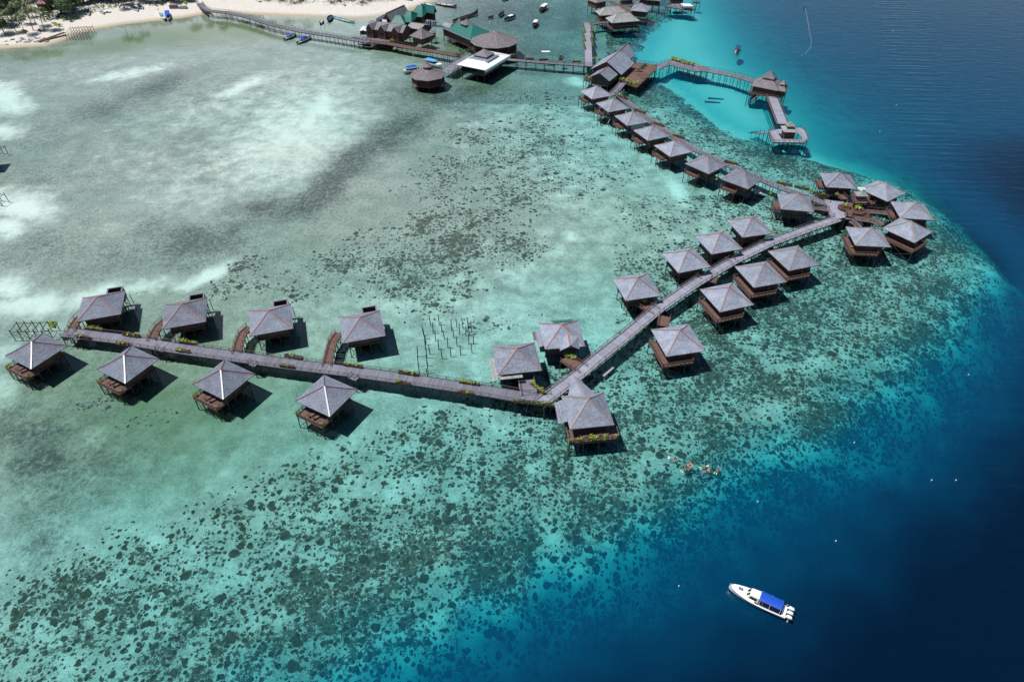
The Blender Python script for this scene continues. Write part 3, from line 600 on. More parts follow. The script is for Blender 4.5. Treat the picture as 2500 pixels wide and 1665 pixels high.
for i, (x, y, a) in enumerate(Adat):
    k = 'A' if i != 7 else 'A8'
    t = bungalow('A%d' % (i+1), x, y, R(a), 9.5, 9.75, 2.95, '%s hut from the gabled hall in the curved row, %s' % (O8[i], Aextra[i]), k, 'bungalows in the curved far row', 'ridge_orange' if i < 5 else 'ridge_tan', 'shingle' if i < 5 else 'shingle_dark')
    if i == 2:
        b = MB(); b.box(-2.2, 3.3, -3.60, -3.54, 2.9, 5.0, 0); b.build('pale_panel', 'pale_wall', t)
for i, (x, y, a, l) in enumerate([(103.7, 197, -7.8, 'farthest bungalow of the tip cluster, grey roof with red ridges behind the plaza'), (115, 190.4, 34.5, 'diamond-set bungalow behind the red-brown lookout deck with white satellite dishes'),
        (118.8, 178.3, -7.4, 'rightmost bungalow at the tip, facing open blue water'), (112.7, 167.6, 36.8, 'diamond-set bungalow at the tip with long front balcony and two yellow plants'), (100, 164, -5.5, 'bungalow just below the plaza bend with an L-shaped balcony over corals')]):
    bungalow('C%d' % (i+1), x, y, R(a), 9.5, 9.75, 2.95, l, ['A8', 'A', 'A8', 'L', 'L'][i]+'c', 'bungalows round the plaza at the reef tip', 'ridge_tan' if i else 'ridge_maroon')
Dd = [(68.3, 169.6, 13.5), (57.4, 161.4, 17), (46.7, 152.7, 17.6), (31.8, 140.6, 13.1), (75.9, 153.6, 17), (64.9, 146.1, 15.3), (53.7, 136.3, 18), (38.5, 119.9, 12)]
Dl = ['bungalow on the lagoon side of the diagonal jetty, nearest the plaza', 'bungalow on the lagoon side of the diagonal jetty, second from the plaza', 'bungalow on the lagoon side of the diagonal jetty, third from the plaza', 'bungalow on the lagoon side of the diagonal jetty, farthest from the plaza, standing apart',
      'bungalow on the sea side of the diagonal jetty, nearest the plaza, person on balcony', 'sea-side bungalow of the diagonal jetty, second from the plaza, roof over the boards', 'bungalow on the sea side of the diagonal jetty, third from the plaza, red ridges', 'sea-side bungalow of the diagonal jetty, fourth from the plaza, isolated, red ridges']
for i, (x, y, a) in enumerate(Dd):
    bungalow('D%d' % (i+1), x, y, R(a), 9.5, 9.75, 2.95, Dl[i], 'Dh' if i < 4 else 'Ld', 'bungalows along the diagonal jetty', 'ridge_tan' if i in (4, 5) else 'ridge_orange')
for i, (x, y, a) in enumerate([(-108.5, 116.6, 61.3), (-85.7, 112, 61.5), (-62.8, 107.2, 60.2), (-39.4, 102.2, 60.9)]):
    bungalow('E%d' % (i+1), x, y, R(a), 9.05, 9.34, 2.7, ['leftmost', 'second from left', 'third from left', 'rightmost'][i]+' diamond-set bungalow on the near side of the lower jetty, bleached front ridge', 'E', 'bungalows on the near side of the lower jetty', 'ridge_maroon', 'shingle_dark')
fan = [(-101.3, 133.2, 17.6), (-79.6, 130.3, 17.1), (-58, 127.7, 16.6), (-35.7, 125.1, 15.8)]
for i, (x, y, a) in enumerate(fan):
    bungalow('F%d' % (i+1), x, y, R(a), 9.9, 10.05, 2.75, ['leftmost', 'second from left', 'third from left', 'rightmost'][i]+' red-ridged bungalow with an open bath box, beyond the lower jetty', 'F', 'bungalows with bath boxes beyond the lower jetty', 'ridge_orange', 'shingle_dark')
for k in ('E1', 'E2', 'E3', 'E4'):   # the near hip of these roofs has a bleached metal cap
    pass
for o in list(C.objects):
    if o.name.startswith('ridge_cap') and o.parent and o.parent.parent and (o.parent.parent.get('label') or '').find('bleached front ridge') > 0 and o.data.name.startswith('ridge_cap'):
        i = [c for c in o.parent.children].index(o)
        if i == 1: o.data = cached(('Ewhite'), lambda: ridge_lines(9.05, 9.34, 5.2, 7.9, wd=.3)[1].mesh('ridge_cap', M['ridge_white']))
# ------------------------------------------------------------------ general buildings on stilts
def building(name, label, cat, LBR, eave, rise, floor=2.8, wall='wood_brown', roof='shingle', ridge='ridge_tan', rl=0., over=1.0, kind='hip', deck=0., railm='wood_red', group=None, st=3.2, dims=None, sag=.1, swap=False):
    if dims: x, y, w_, d_, an = dims
    else: x, y, w_, d_, an = rect_from(*LBR, eave)
    t = thing(name, label, cat, (x, y, 0), an, group)
    if kind == 'hip':
        if rl < 0 or (swap):
            # ridge runs front to back
            R_ = abs(rl)*(d_) 
            b = roof_pyr(d_, w_, eave, eave+rise, R_, .18, roof, 0, 0, sag); b.v = [(-p[1], p[0], p[2]) for p in b.v]
            rr = ridge_lines(d_, w_, eave, eave+rise, R_, sag=sag)
            for q in rr: q.v = [(-p[1], p[0], p[2]) for p in q.v]
        else:
            R_ = rl*w_; b = roof_pyr(w_, d_, eave, eave+rise, R_, .18, roof, 0, 0, sag); rr = ridge_lines(w_, d_, eave, eave+rise, R_, sag=sag)
        rf = b.build('roof', roof, t)
        for q in rr: q.build('ridge_cap', ridge, rf)
    elif kind in ('gx', 'gy'):
        b = MB(); hw, hd = w_/2, d_/2
        if kind == 'gx': P = [(-hw, -hd, eave), (hw, -hd, eave), (hw, 0, eave+rise), (-hw, 0, eave+rise), (-hw, hd, eave), (hw, hd, eave)]
        else: P = [(-hw, hd, eave), (-hw, -hd, eave), (0, -hd, eave+rise), (0, hd, eave+rise), (hw, hd, eave), (hw, -hd, eave)]
        T = Vector((0, 0, -.2)); P = [Vector(p) for p in P]; Q = [p+T for p in P]
        b.add(P+Q, [(0, 1, 2, 3), (3, 2, 5, 4), (9, 8, 7, 6), (10, 11, 8, 9), (1, 0, 6, 7), (4, 5, 11, 10), (2, 1, 7, 8), (5, 2, 8, 11), (0, 3, 9, 6), (3, 4, 10, 9)], 0)
        rf = b.build('roof', roof, t)
        c = MB(); c.bar(P[3]+Vector((0, 0, .06)), P[2]+Vector((0, 0, .06)), .3, .12); c.build('ridge_cap', ridge, rf)
        g = MB(); i_ = over
        if kind == 'gx':
            for sx in (-1, 1):
                q = sx*(hw-i_); s2 = (hd-i_)/hd
                g.add([(q, -hd+i_, eave-.1), (q, hd-i_, eave-.1), (q, hd-i_, eave+rise*(1-s2)-.22), (q, 0, eave+rise-.22), (q, -hd+i_, eave+rise*(1-s2)-.22)], [(0, 1, 2, 3, 4)], 0)
        else:
            for sy in (-1, 1):
                q = sy*(hd-i_); s2 = (hw-i_)/hw
                g.add([(-hw+i_, q, eave-.1), (hw-i_, q, eave-.1), (hw-i_, q, eave+rise*(1-s2)-.22), (0, q, eave+rise-.22), (-hw+i_, q, eave+rise*(1-s2)-.22)], [(0, 1, 2, 3, 4)], 0)
        g.build('gable', wall, t)
    hx, hy = w_/2-over, d_/2-over; b = MB(); T = .15
    for q in ((-hx, hx, -hy, -hy+T), (-hx, hx, hy-T, hy), (-hx, -hx+T, -hy+T, hy-T), (hx-T, hx, -hy+T, hy-T)): b.box(*q, floor, eave+.12, 0)
    b.build('wall', wall, t)
    n = max(1, int(hx*2/3.4))
    for i in range(n):
        c = -hx+(i+.5)*2*hx/n; q = MB(); q.box(c-.6, c+.6, -hy-.04, -hy+.02, floor+.8, min(eave-.4, floor+2.2), 0); f = q.build('window', 'glass', t)
        q = MB(); q.box(c-.7, c+.7, -hy-.09, -hy-.045, floor+.66, floor+.78, 0); q.build('sill', wall, f)
    b = MB(); b.box(-hx-deck, hx+deck, -hy-deck, hy+deck, floor-.35, floor, 0); b.build('floor', 'wood_brown' if not deck else 'wood_red', t)
    if deck: rail([(-hx-deck, hy+deck), (-hx-deck, -hy-deck), (hx+deck, -hy-deck), (hx+deck, hy+deck)], floor, 1, 1.4).build('railing', railm, t)
    nx, ny = max(2, int((hx+deck)*2/st)+1), max(2, int((hy+deck)*2/st)+1); pts = []
    for i in range(nx):
        for j in range(ny):
            if i in (0, nx-1) or j in (0, ny-1): pts.append((-(hx+deck)+.1+i*(2*(hx+deck)-.2)/(nx-1), -(hy+deck)+.1+j*(2*(hy+deck)-.2)/(ny-1)))
    stilts(t, pts[:90], floor-.3, .15, x, y, an)
    return t, (x, y, w_, d_, an)
def fr(s, ox, oy): return lambda x, y: (ox+x/s, oy+y/s)
z4 = fr(7.136, 860, 0); z5_ = fr(7.136, 1400, 0); z6_ = fr(7.136, 980, 80); z7_ = fr(7.136, 1390, 100); z8_ = fr(7.84, 1810, 170); zl = fr(3.768, 1150, 740)
# three larger bungalows at the elbow of the jetties
t, g1 = building('overwater_bungalow', 'large bungalow in the elbow of the two jetties, pale lean-to strip along its left side', 'bungalow', (zl(195, 400), zl(250, 662), zl(655, 620)), 5.2, 2.9, roof='shingle', ridge='ridge_orange', over=1.2)
_, _, w_, d_, _ = g1
b = MB(); b.add([(-w_/2-1.3, -d_/2-.9, 4.5), (-w_/2+.1, -d_/2-.9, 5.0), (-w_/2+.1, d_/2-3.5, 5.0), (-w_/2-1.3, d_/2-3.5, 4.5)], [(0, 1, 2, 3)], 0); b.box(-w_/2+.12, w_*.05, -d_/2-.95, -d_/2-.1, 4.55, 4.66, .1); b.build('lean_to_roof', 'shingle_pale', t)
t, g2 = building('overwater_bungalow', 'bungalow in the jetty elbow with a small red-ridged gable over its entrance', 'bungalow', (zl(615, 187), zl(690, 425), zl(1060, 395)), 5.2, 3.1, roof='shingle', ridge='ridge_orange', over=1.2)
_, _, w_, d_, _ = g2
b = MB(); yf = -d_/2-.9
b.add([(-1.3, yf+.3, 4.9), (1.0, yf, 6.5), (1.0, -1.5, 7.1), (-1.3, -2.6, 6.4), (3.3, yf+.3, 4.9), (3.3, -2.6, 6.4)], [(0, 1, 2, 3), (1, 4, 5, 2)], 0); pr = b.build('porch_roof', 'shingle', t)
b = MB(); b.bar((1.0, yf, 6.56), (1.0, -1.5, 7.16), .3, .1); b.build('ridge_cap', 'ridge_orange', pr)
b = MB(); b.add([(-w_/2-1.4, -d_/2+1.2, 4.9), (-w_/2+.1, -d_/2+1.2, 5.3), (-w_/2+.1, d_/2-2.8, 5.3), (-w_/2-1.4, d_/2-2.8, 4.9)], [(0, 1, 2, 3)], 0); b.build('lean_to_roof', 'shingle', t)
b = MB(); b.add([(-1.2, d_/2-1.5, 6.25), (3.0, d_/2-1.5, 6.25), (3.6, d_/2+.5, 5.3), (-1.8, d_/2+.5, 5.3)], [(0, 1, 2, 3)], 0); b.build('rear_roof', 'green_roof', t)
b = MB(); b.box(-w_/2-1.0, -w_/2-.2, -.6, .3, 3.4, 4.2, 0); b.build('air_conditioner', 'white_paint', t)
planks(-w_/2-1.6, -w_/2+1, d_/2-3.2, d_/2-.2, 2.8).build('deck', 'wood_red', t)
t, g3 = building('overwater_bungalow', 'largest near bungalow below the jetty bend, wide front terrace with five plants and loungers', 'bungalow', (zl(825, 855), zl(915, 1160), zl(1325, 1120)), 5.4, 3.5, roof='shingle', ridge='ridge_tan', over=1.3)
gx, gy, w_, d_, ga = g3
b = MB(); b.add([(-w_/2-1.9, -d_/2+2.4, 4.7), (-w_/2+.15, -d_/2+2.2, 5.45), (-w_/2+.15, d_/2-1.0, 5.45), (-w_/2-1.7, d_/2-1.2, 4.7)], [(0, 1, 2, 3)], 0); b.build('lean_to_roof', 'shingle', t)
# swept entrance roof towards the jetty
b = MB(); y1 = d_/2+5.2; xr = -.9
P = [(-3.1, d_/2+.2, 5.1), (-2.4, d_/2+2.4, 5.0), (xr-.5, y1, 5.6), (xr, y1, 5.9), (xr+.1, d_/2+2.4, 6.3), (0, d_/2-2.4, 7.0), (1.7, d_/2+2.2, 5.0), (3.0, d_/2-.3, 5.1), (xr+.5, y1, 5.6), (-1.8, d_/2-2.2, 6.0), (2.0, d_/2-2.3, 6.0)]
b.add(P, [(0, 1, 4, 9), (1, 2, 3, 4), (9, 4, 5), (4, 6, 7, 10), (3, 8, 6, 4), (4, 10, 5)], 0); pr = b.build('porch_roof', 'shingle', t)
b = MB(); b.bar((xr, y1, 5.96), (xr+.1, d_/2+2.4, 6.36), .22, .1); b.bar((xr+.1, d_/2+2.4, 6.36), (0, d_/2-2.4, 7.06), .22, .1); b.build('ridge_cap', 'ridge_tan', pr)
planks(-2, 1.5, d_/2-1.3, d_/2+6.6, 2.85, .4, 'y').build('entrance_walk', 'wood_grey', t)
planks(-w_/2-.3, w_/2+.9, -d_/2-1.5, -d_/2+1.25, 2.85, .4, 'x').build('deck', 'wood_red', t)
b = MB(); b.box(-w_/2-.3, w_/2+.9, -d_/2-1.55, -d_/2-1.42, 2.3, 2.78, 0); b.build('deck_edge', 'wood_brown', t)
planks(-w_/2-.3, -w_/2+1.2, -d_/2+1.3, 1.5, 2.85, .4, 'y').build('deck', 'wood_red', t)
rail([(-w_/2-.25, 1.5), (-w_/2-.25, -d_/2-1.45), (w_/2+.85, -d_/2-1.45), (w_/2+.85, -d_/2+1)], 2.85, .95, 1.3).build('railing', 'rail', t)
stilts(t, [(-w_/2-.1, -d_/2-1.3), (-w_/2-.1, -d_/2+2.5), (-w_/2*.4, -d_/2-1.3), (w_/2*.3, -d_/2-1.3), (w_/2+.7, -d_/2-1.3), (-1.8, d_/2+5.5), (1.3, d_/2+5.5)], 2.7, .14, gx, gy, ga, [(0, 1), (0, 2)])
def loc_of(g, lx, ly, z): 
    x, y, w_, d_, an = g; ca, sa = math.cos(an), math.sin(an); return Vector((x+lx*ca-ly*sa, y+lx*sa+ly*ca, z))
def lounger(p, rz, label, group='sun loungers on the bungalow decks'):
    t = thing('sun_lounger', label, 'sun lounger', p, rz, group)
    put('seat', cached('lseat', lambda: (lambda b: (b.box(-.95, .35, -.33, .33, .28, .36, 0), b.mesh('seat', M['wood_red']))[1])(MB())), t)
    put('backrest', cached('lback', lambda: (lambda b: (b.add([(.36, -.33, .29), (.36, .33, .29), (.95, .33, .72), (.95, -.33, .72), (.36, -.33, .37), (.36, .33, .37), (.93, .33, .80), (.93, -.33, .80)], [(3, 2, 1, 0), (4, 5, 6, 7), (0, 1, 5, 4), (1, 2, 6, 5), (2, 3, 7, 6), (3, 0, 4, 7)], 0), b.mesh('backrest', M['wood_red']))[1])(MB())), t)
    for sx in (-.85, .3):
        for sy in (-.27, .27): strut('leg', (sx, sy, 0), (sx, sy, .28), .03, 'wood_red', t)
for i, fx in enumerate((-.02, -.14, .12, .24)):
    lounger(loc_of(g3, fx*w_*1.2, -d_/2-.3, 2.85), ga+R(200 if i % 2 else 215), '%s brown sun lounger from the left on the large near terrace' % O8[i])
for i, fx in enumerate((-.5, -.27, .02, .27, .53)):
    q = loc_of(g3, fx*w_, -d_/2-1.1, 2.85); bush(0, 0, 2.85, '%s round yellow-green plant from the left on the large terrace railing' % O8[i], 1.1 if i == 2 else .85, 'leaf', 'plants on the large near terrace', loc=q)
for i, k in enumerate(('E1', 'E2', 'E3', 'E4')):
    x, y, a = HUTS[k]; ca, sa = math.cos(a), math.sin(a)
    f = lambda lx, ly: Vector((x+lx*ca-ly*sa, y+lx*sa+ly*ca, 2.8))
    w4 = ['leftmost', 'second', 'third', 'rightmost'][i]
    lounger(f(-4.6, .6), a+R(160), 'brown lounger farther from the corner plant on the %s near-side bungalow deck' % w4); lounger(f(-4.6, -.7), a+R(160), 'brown lounger nearer the right plant on the %s near-side bungalow deck' % w4)
    bush(0, 0, 2.8, 'green pot plant on the left deck corner of the %s near-side bungalow' % w4, .75, 'leaf', 'corner plants of near-side bungalows', loc=f(-5.7, 3.6))
    bush(0, 0, 2.8, 'yellowish pot plant on the right deck corner of the %s near-side bungalow' % w4, .6, 'leaf', 'corner plants of near-side bungalows', loc=f(-5.6, -3.0))
# ------------------------------------------------------------------ jetties
def jetty(pts, wd, label, z=2.8, mat='wood_grey', gap=3.0, rails='both', name='jetty', group=None, edge='wood_pale', pz=False, railm='rail', bands=True, step=.5, maxst=98, under=False):
    P = [(at(*p[:2], z) if not pz else Vector(p)) for p in pts]; P = [Vector((p.x, p.y, 0)) for p in P]
    t = thing(name, label, 'jetty', P[0], 0, group); o = P[0].copy(); P = [p-o for p in P]
    nr = []
    for i, p in enumerate(P):
        d = (P[min(i+1, len(P)-1)]-P[max(i-1, 0)]).normalized()
        a = (P[i]-P[i-1]).normalized() if i else d; c = max(.6, d.dot(a)); nr.append(Vector((-d.y, d.x, 0))*(wd/2/c))
    b = MB(); e = [MB(), MB()]; beam = MB(); tot = 0; S = []
    for i in range(len(P)-1):
        L_ = (P[i+1]-P[i]).length; n = max(1, int(L_/step)); tone = 0
        for k in range(n):
            f0, f1 = k/n+.02/L_, (k+1)/n-.02/L_
            A = P[i].lerp(P[i+1], f0); B = P[i].lerp(P[i+1], f1); na = nr[i].lerp(nr[i+1], f0); nb = nr[i].lerp(nr[i+1], f1); ex = 1+random.uniform(-.015, .02)
            if bands and (k//9) % 2 == 0 and random.random() < .12: tone = random.uniform(-.3, .5)
            vs = [A-na*ex, A+na*ex, B+nb*ex, B-nb*ex]; zz = z+random.uniform(-.012, .012); vs = [(v.x, v.y, zz) for v in vs]+[(v.x, v.y, zz-.07) for v in vs]
            b.add(vs, [(3, 2, 1, 0)][::-1]+[(4, 5, 6, 7), (0, 1, 5, 4), (1, 2, 6, 5), (2, 3, 7, 6), (3, 0, 4, 7)], tone*.8+random.uniform(-.35, .35))
        for s in (-1, 1):
            q = lambda f, zz: (P[i].lerp(P[i+1], f)+nr[i].lerp(nr[i+1], f)*s*1.03+Vector((0, 0, zz)))
            e[0 if s < 0 else 1].bar(q(0, z+.03), q(1, z+.03), .16, .12, 0)
            beam.bar(q(0, z-.2)*1, q(1, z-.2), .14, .22, -.2)
        ns = max(1, int(round(L_/gap)))
        for k in range(ns+(1 if i == len(P)-2 else 0)):
            f = k/ns; S.append((P[i].lerp(P[i+1], f), nr[i].lerp(nr[i+1], f)))
    b.build('deck', mat, t); e[0].build('kerb_board', edge, t); e[1].build('kerb_board', edge, t); beam.build('beam', 'stilt', t)
    if len(S)*2 > maxst: S = [S[int(j*len(S)/(maxst//2))] for j in range(maxst//2)]
    for j, (p, n_) in enumerate(S):
        g = gz(o.x+p.x, o.y+p.y)-.3; q = []
        for s in (-1, 1):
            a = p+n_*s*.92; q.append(a); strut('stilt', (a.x, a.y, g), (a.x, a.y, z-.15), .12, 'stilt', t)
        if j % 2 == 0:
            strut('brace', (q[0].x, q[0].y, max(g+.3, -.3)), (q[1].x, q[1].y, z-.3), .05, 'stilt', t)
    for s, nm in ((-1, 'right'), (1, 'left')):
        if rails == 'both' or rails == nm:
            rail([tuple(P[i]+nr[i]*s) for i in range(len(P))], z, .95, 2.2, False, .08).build('railing', railm, t)
    return t
jetty([(159, 811), (297, 827.7), (430, 850), (700, 888), (878, 909.5), (1018.5, 928.6), (1200, 956), (1290, 972), (1345, 975)], 3.1, 'long dark grey lower jetty between the two rows of bungalows on the left', gap=3, edge='wood_grey')
jetty([(1318, 985), (1341, 968), (1415, 912), (1450, 882), (1525, 822), (1609, 752), (1700, 690), (1790, 637), (1880, 593), (1970, 560), (2046, 534)], 2.9, 'long pale grey diagonal jetty from the elbow up to the plaza', mat='wood_pale', gap=3, z=2.86, edge='wood_pale')
jetty([(1503, 226), (1534, 252), (1585, 290), (1635, 326), (1694, 364), (1770, 400), (1851, 436), (1904, 458), (1970, 480), (2022, 500)], 2.3, 'narrow brown jetty curving behind the far row of bungalows', mat='wood_grey', gap=3.2)
jetty([(487, 8), (497, 20), (510, 27), (555, 31), (600, 41), (660, 60), (740, 78), (820, 90), (880, 100), (900, 103)], 3.0, 'long thin jetty from the sandy beach out to the red-brown chalet', mat='wood_grey', gap=5, z=3.0, edge='wood_grey')
jetty([(890, 100), (950, 107), (1000, 117), (1060, 126), (1128, 138)], 3.4, 'reddish railed jetty stretch in front of the chalet towards the white-roofed hall', mat='wood_red', gap=3.2, z=2.92, edge='wood_red')
jetty([(1092, 172), (1105, 163), (1128, 150), (1150, 138)], 5.5, 'broad grey walkway between the white-roofed hall and the octagonal pavilion', mat='wood_grey', gap=3.5, z=2.96)
jetty([(1150, 138), (1240, 146), (1330, 153), (1400, 158), (1452, 162)], 3.0, 'straight jetty with planters from the white-roofed hall to the gabled hall', mat='wood_grey', gap=4.2, z=2.8, edge='wood_red')
jetty([(1436, 162), (1435, 120), (1434, 85), (1433, 56)], 3.6, 'pale jetty lined with hanging yellow-green plants running away from the gabled hall', mat='wood_pale', gap=4, z=3.04)
jetty([(1433, 62), (1460, 57), (1488, 54)], 2.2, 'short side jetty joining the planted jetty to the far big-roofed houses', mat='wood_grey', gap=3, z=2.88)
jetty([(1602, 168), (1622, 158), (1636, 153), (1665, 163), (1700, 172), (1728, 172), (1790, 184), (1842, 199)], 3.6, 'grey jetty out to the far tiered pavilion on the turquoise edge', mat='wood_grey', gap=3, z=3.0, step=.6)
jetty([(1883, 234), (1897, 270), (1910, 303)], 4.0, 'wide weathered plank jetty from the tiered pavilion to the end deck', mat='wood_pale', gap=2.6, z=2.8, edge='wood_red', step=.35)
jetty([(1493, 232), (1508, 218), (1521, 203)], 2.6, 'short ramp between the gabled hall and the curved row of bungalows', mat='wood_grey', gap=3, z=2.9)
jetty([(2062, 530), (2124, 538), (2138, 542), (2152, 551)], 2.2, 'short brown walkway from the plaza to the front balcony bungalow at the tip', mat='wood_red', gap=3, z=2.9)
jetty([(2118, 516), (2150, 519), (2184, 523)], 2.0, 'red-railed walkway behind the planters leading to the rightmost tip bungalow', mat='wood_red', gap=3, z=2.84)
jetty([(1975, 508), (2000, 509), (2024, 513)], 1.9, 'brown walkway from the plaza to the nearest bungalow of the curved row', mat='wood_red', gap=3, z=2.76)
jetty([(2062, 487), (2052, 478), (2044, 467)], 2.0, 'red stairs-like walkway from the plaza to the farthest tip bungalow', mat='wood_red', gap=3, z=2.96, edge='wood_red', railm='wood_red')
jetty([(2078, 540), (2090, 547), (2098, 556)], 1.6, 'short link from the plaza to the bungalow below the bend', mat='wood_red', gap=3, z=2.72)
# the links of each bungalow
for i, (a, b_, l) in enumerate([((1868, 592), (1840, 585), 'nearest the plaza'), ((1790, 638), (1762, 625), 'second from the plaza'), ((1716, 678), (1684, 664), 'third from the plaza')]):
    jetty([a, b_], 2.0, 'red-brown footbridge to the lagoon-side bungalow %s' % l, z=2.75, mat='wood_red', gap=2.2, edge='wood_red', group='footbridges of the diagonal jetty', railm='wood_red')
jetty([(1602, 762), (1576, 748), (1554, 735)], 2.6, 'red-brown footbridge to the lagoon-side bungalow standing apart', z=2.75, mat='wood_red', gap=2.2, edge='wood_red', group='footbridges of the diagonal jetty', railm='wood_red')
jetty([(1624, 772), (1620, 784), (1618, 796)], 2.6, 'red-brown footbridge to the isolated sea-side bungalow', z=2.75, mat='wood_red', gap=2.2, edge='wood_red', group='footbridges of the diagonal jetty', railm='wood_red')
jetty([(1745, 675), (1740, 690)], 1.6, 'short footbridge to the sea-side bungalow third from the plaza', z=2.75, mat='wood_red', gap=2.2, edge='wood_red', group='footbridges of the diagonal jetty', railm='wood_red')
jetty([(1424, 903), (1402, 890), (1378, 874)], 2.8, 'red-brown planted footbridge to the bungalow with the small entrance gable', z=2.75, mat='wood_red', gap=2.2, edge='wood_red', railm='wood_red')
jetty([(1292, 964), (1288, 945), (1284, 925)], 3.4, 'dark grey flared footbridge to the large bungalow in the elbow', z=2.9, mat='wood_grey', gap=2.4, railm='wood_red')
for i, pp in enumerate([[(172, 812), (182, 790), (190, 780), (206, 766)], [(370, 833), (377, 812), (388, 796), (404, 782)], [(577, 864), (583, 838), (592, 814), (610, 798)], [(797, 895), (805, 862), (812, 834), (828, 812)]]):
    jetty(pp, 1.9, '%s curved red-brown footbridge leading off the lower jetty to a bath-box bungalow' % ['leftmost', 'second', 'third', 'rightmost'][i], z=2.74, mat='wood_red', gap=2.2, edge='wood_red', group='curved footbridges of the lower jetty', railm='wood_red')
for i, pp in enumerate([[(190, 822), (183, 828)], [(396, 850), (388, 857)], [(622, 884), (612, 892)], [(868, 917), (858, 926)]]):
    jetty(pp, 2.0, '%s small entrance bridge from the lower jetty to a near-side bungalow' % ['leftmost', 'second', 'third', 'rightmost'][i], z=2.74, mat='wood_grey', gap=2.2, group='entrance bridges of the near-side bungalows')
b = MB(); 
# platforms
def platform(pts, z, label, mat='wood_grey', name='deck_platform', railing=True, along='x', cat='deck', st=3., railm='rail', step=.5, ang=None, hole=None, skip=()):
    P = [at(*p, z) for p in pts]; c = sum(P, Vector())/len(P); t = thing(name, label, cat, (c.x, c.y, 0)); P = [(p.x-c.x, p.y-c.y) for p in P]
    an = R(ang or 0); ca, sa = math.cos(an), math.sin(an); u = [(x*ca+y*sa, -x*sa+y*ca) for x, y in P]
    b = MB(); x0 = min(p[0] for p in u); x1 = max(p[0] for p in u); x = x0
    def span(xx):
        ys_ = []
        for i in range(len(u)):
            (ax, ay), (bx, by) = u[i], u[(i+1) % len(u)]
            if (ax > xx) != (bx > xx): ys_.append(ay+(by-ay)*(xx-ax)/(bx-ax))
        return (min(ys_), max(ys_)) if len(ys_) > 1 else None
    while x < x1-.05:
        q = span(min(x+step/2, x1-.01)); 
        if q:
            segs = [q]
            if hole and hole[0] < x+step/2 < hole[1]: segs = [(q[0], hole[2]), (hole[3], q[1])]
            for y0, y1 in segs:
                vs = [(x+.02, y0), (x+step-.02, y0), (x+step-.02, y1), (x+.02, y1)]; vs = [(a*ca-c_*sa, a*sa+c_*ca) for a, c_ in vs]
                b.prism(vs, z-.08, z+random.uniform(-.012, .012))
        x += step
    b.build('deck', mat, t)
    e = MB()
    for i in range(len(P)): e.bar((*P[i], z-.25), (*P[(i+1) % len(P)], z-.25), .16, .3, 0)
    e.build('beam', 'wood_brown', t)
    if railing: 
        for i in range(len(P)):
            if i not in skip: rail([P[i], P[(i+1) % len(P)]], z, .95, 1.8, False).build('railing', railm, t)
    Pp = []
    for i in range(len(P)):
        a = Vector(P[i]); b_ = Vector(P[(i+1) % len(P)]); n = max(1, int((b_-a).length/st))
        for k in range(n): q = a.lerp(b_, k/n); Pp.append((q.x*.97, q.y*.97))
    stilts(t, Pp[:90], z-.3, .13, c.x, c.y)
    return t, c
platform([(2011, 487), (2040, 491), (2060, 493), (2056, 508), (2070, 530), (2030, 537), (2022, 512)], 2.92, 'pale grey fan-shaped plaza where the jetties meet', 'wood_pale', 'plaza', False, cat='plaza')
platform([(2052, 508), (2078, 502), (2112, 500), (2124, 515), (2122, 538), (2085, 536), (2058, 530)], 2.80, 'dark planted deck under the lookout stairs beside the plaza', 'wood_brown', 'planted_deck', False)
# lookout deck in the cluster
t, c = platform([(2078, 473), (2105, 471), (2122, 484), (2118, 496), (2084, 497)], 4.9, 'red-brown raised lookout deck beside the plaza', 'wood_red', 'lookout_deck', True, railm='wood_red', st=2.2)
p = at(2103, 474, 6.6)-Vector((c.x, c.y, 0)); b = roof_pyr(3.4, 3.0, 6.6, 7.3, th=.08); b.v = [(v[0]+p.x, v[1]+p.y, v[2]) for v in b.v]; b.build('canopy_roof', 'shingle_pale', t)
for sx in (-1, 1):
    for sy in (-1, 1): strut('post', (p.x+sx*1.3, p.y+sy*1.1, 4.9), (p.x+sx*1.3, p.y+sy*1.1, 6.6), .06, 'wood_red', t)
jetty([(2073, 528), (2072, 510), (2074, 495)], 1.5, 'red-brown stairway climbing to the lookout deck', z=3.5, mat='wood_red', gap=2, edge='wood_red', railm='wood_red', name='stairway')
for i, (px, py) in enumerate([(2098, 460), (2107, 461), (2101, 464)]):
    q = at(px, py, 6.1); t = thing('satellite_dish', '%s white satellite dish of the trio beside the lookout canopy' % ['left', 'right', 'lowest'][i], 'satellite dish', (q.x, q.y, 0), group='satellite dishes')
    b = MB(); K = 10
    vs = [(0, 0, 6.0)]+[(math.cos(2*math.pi*k/K)*.75, math.sin(2*math.pi*k/K)*.75, 6.2) for k in range(K)]; b.add(vs, [(0, 1+k, 1+(k+1) % K) for k in range(K)]+[(1+(k+1) % K, 1+k, 0) for k in range(K)], 0)
    b.build('dish', 'white_paint', t); strut('mast', (0, 0, 2.7), (0, 0, 6.0), .05, 'stilt', t)
for i, (px, py, s) in enumerate([(2060, 511, 1.2), (2092, 518, 1.5)]):
    q = at(px, py, 2.85); t = thing('round_planter', '%s round earthen planter on the dark deck beside the plaza' % ['smaller', 'bigger'][i], 'planter', (q.x, q.y, 2.85), group='round planters at the plaza')
    b = MB(); b.tube([(0, 0, 0), (0, 0, .7)], [1.5*s, 1.6*s], 14); b.build('tub', 'wood_brown', t); f = leafball(130, 1.3*s, 1.3*s, .8, .2, 9+i, 7, .8).build('foliage', 'leaf_red', t)
    spiky(14, .9*s, .9, 3+i).build('centre_plant', 'leaf', t).location = (0, 0, 1.0)
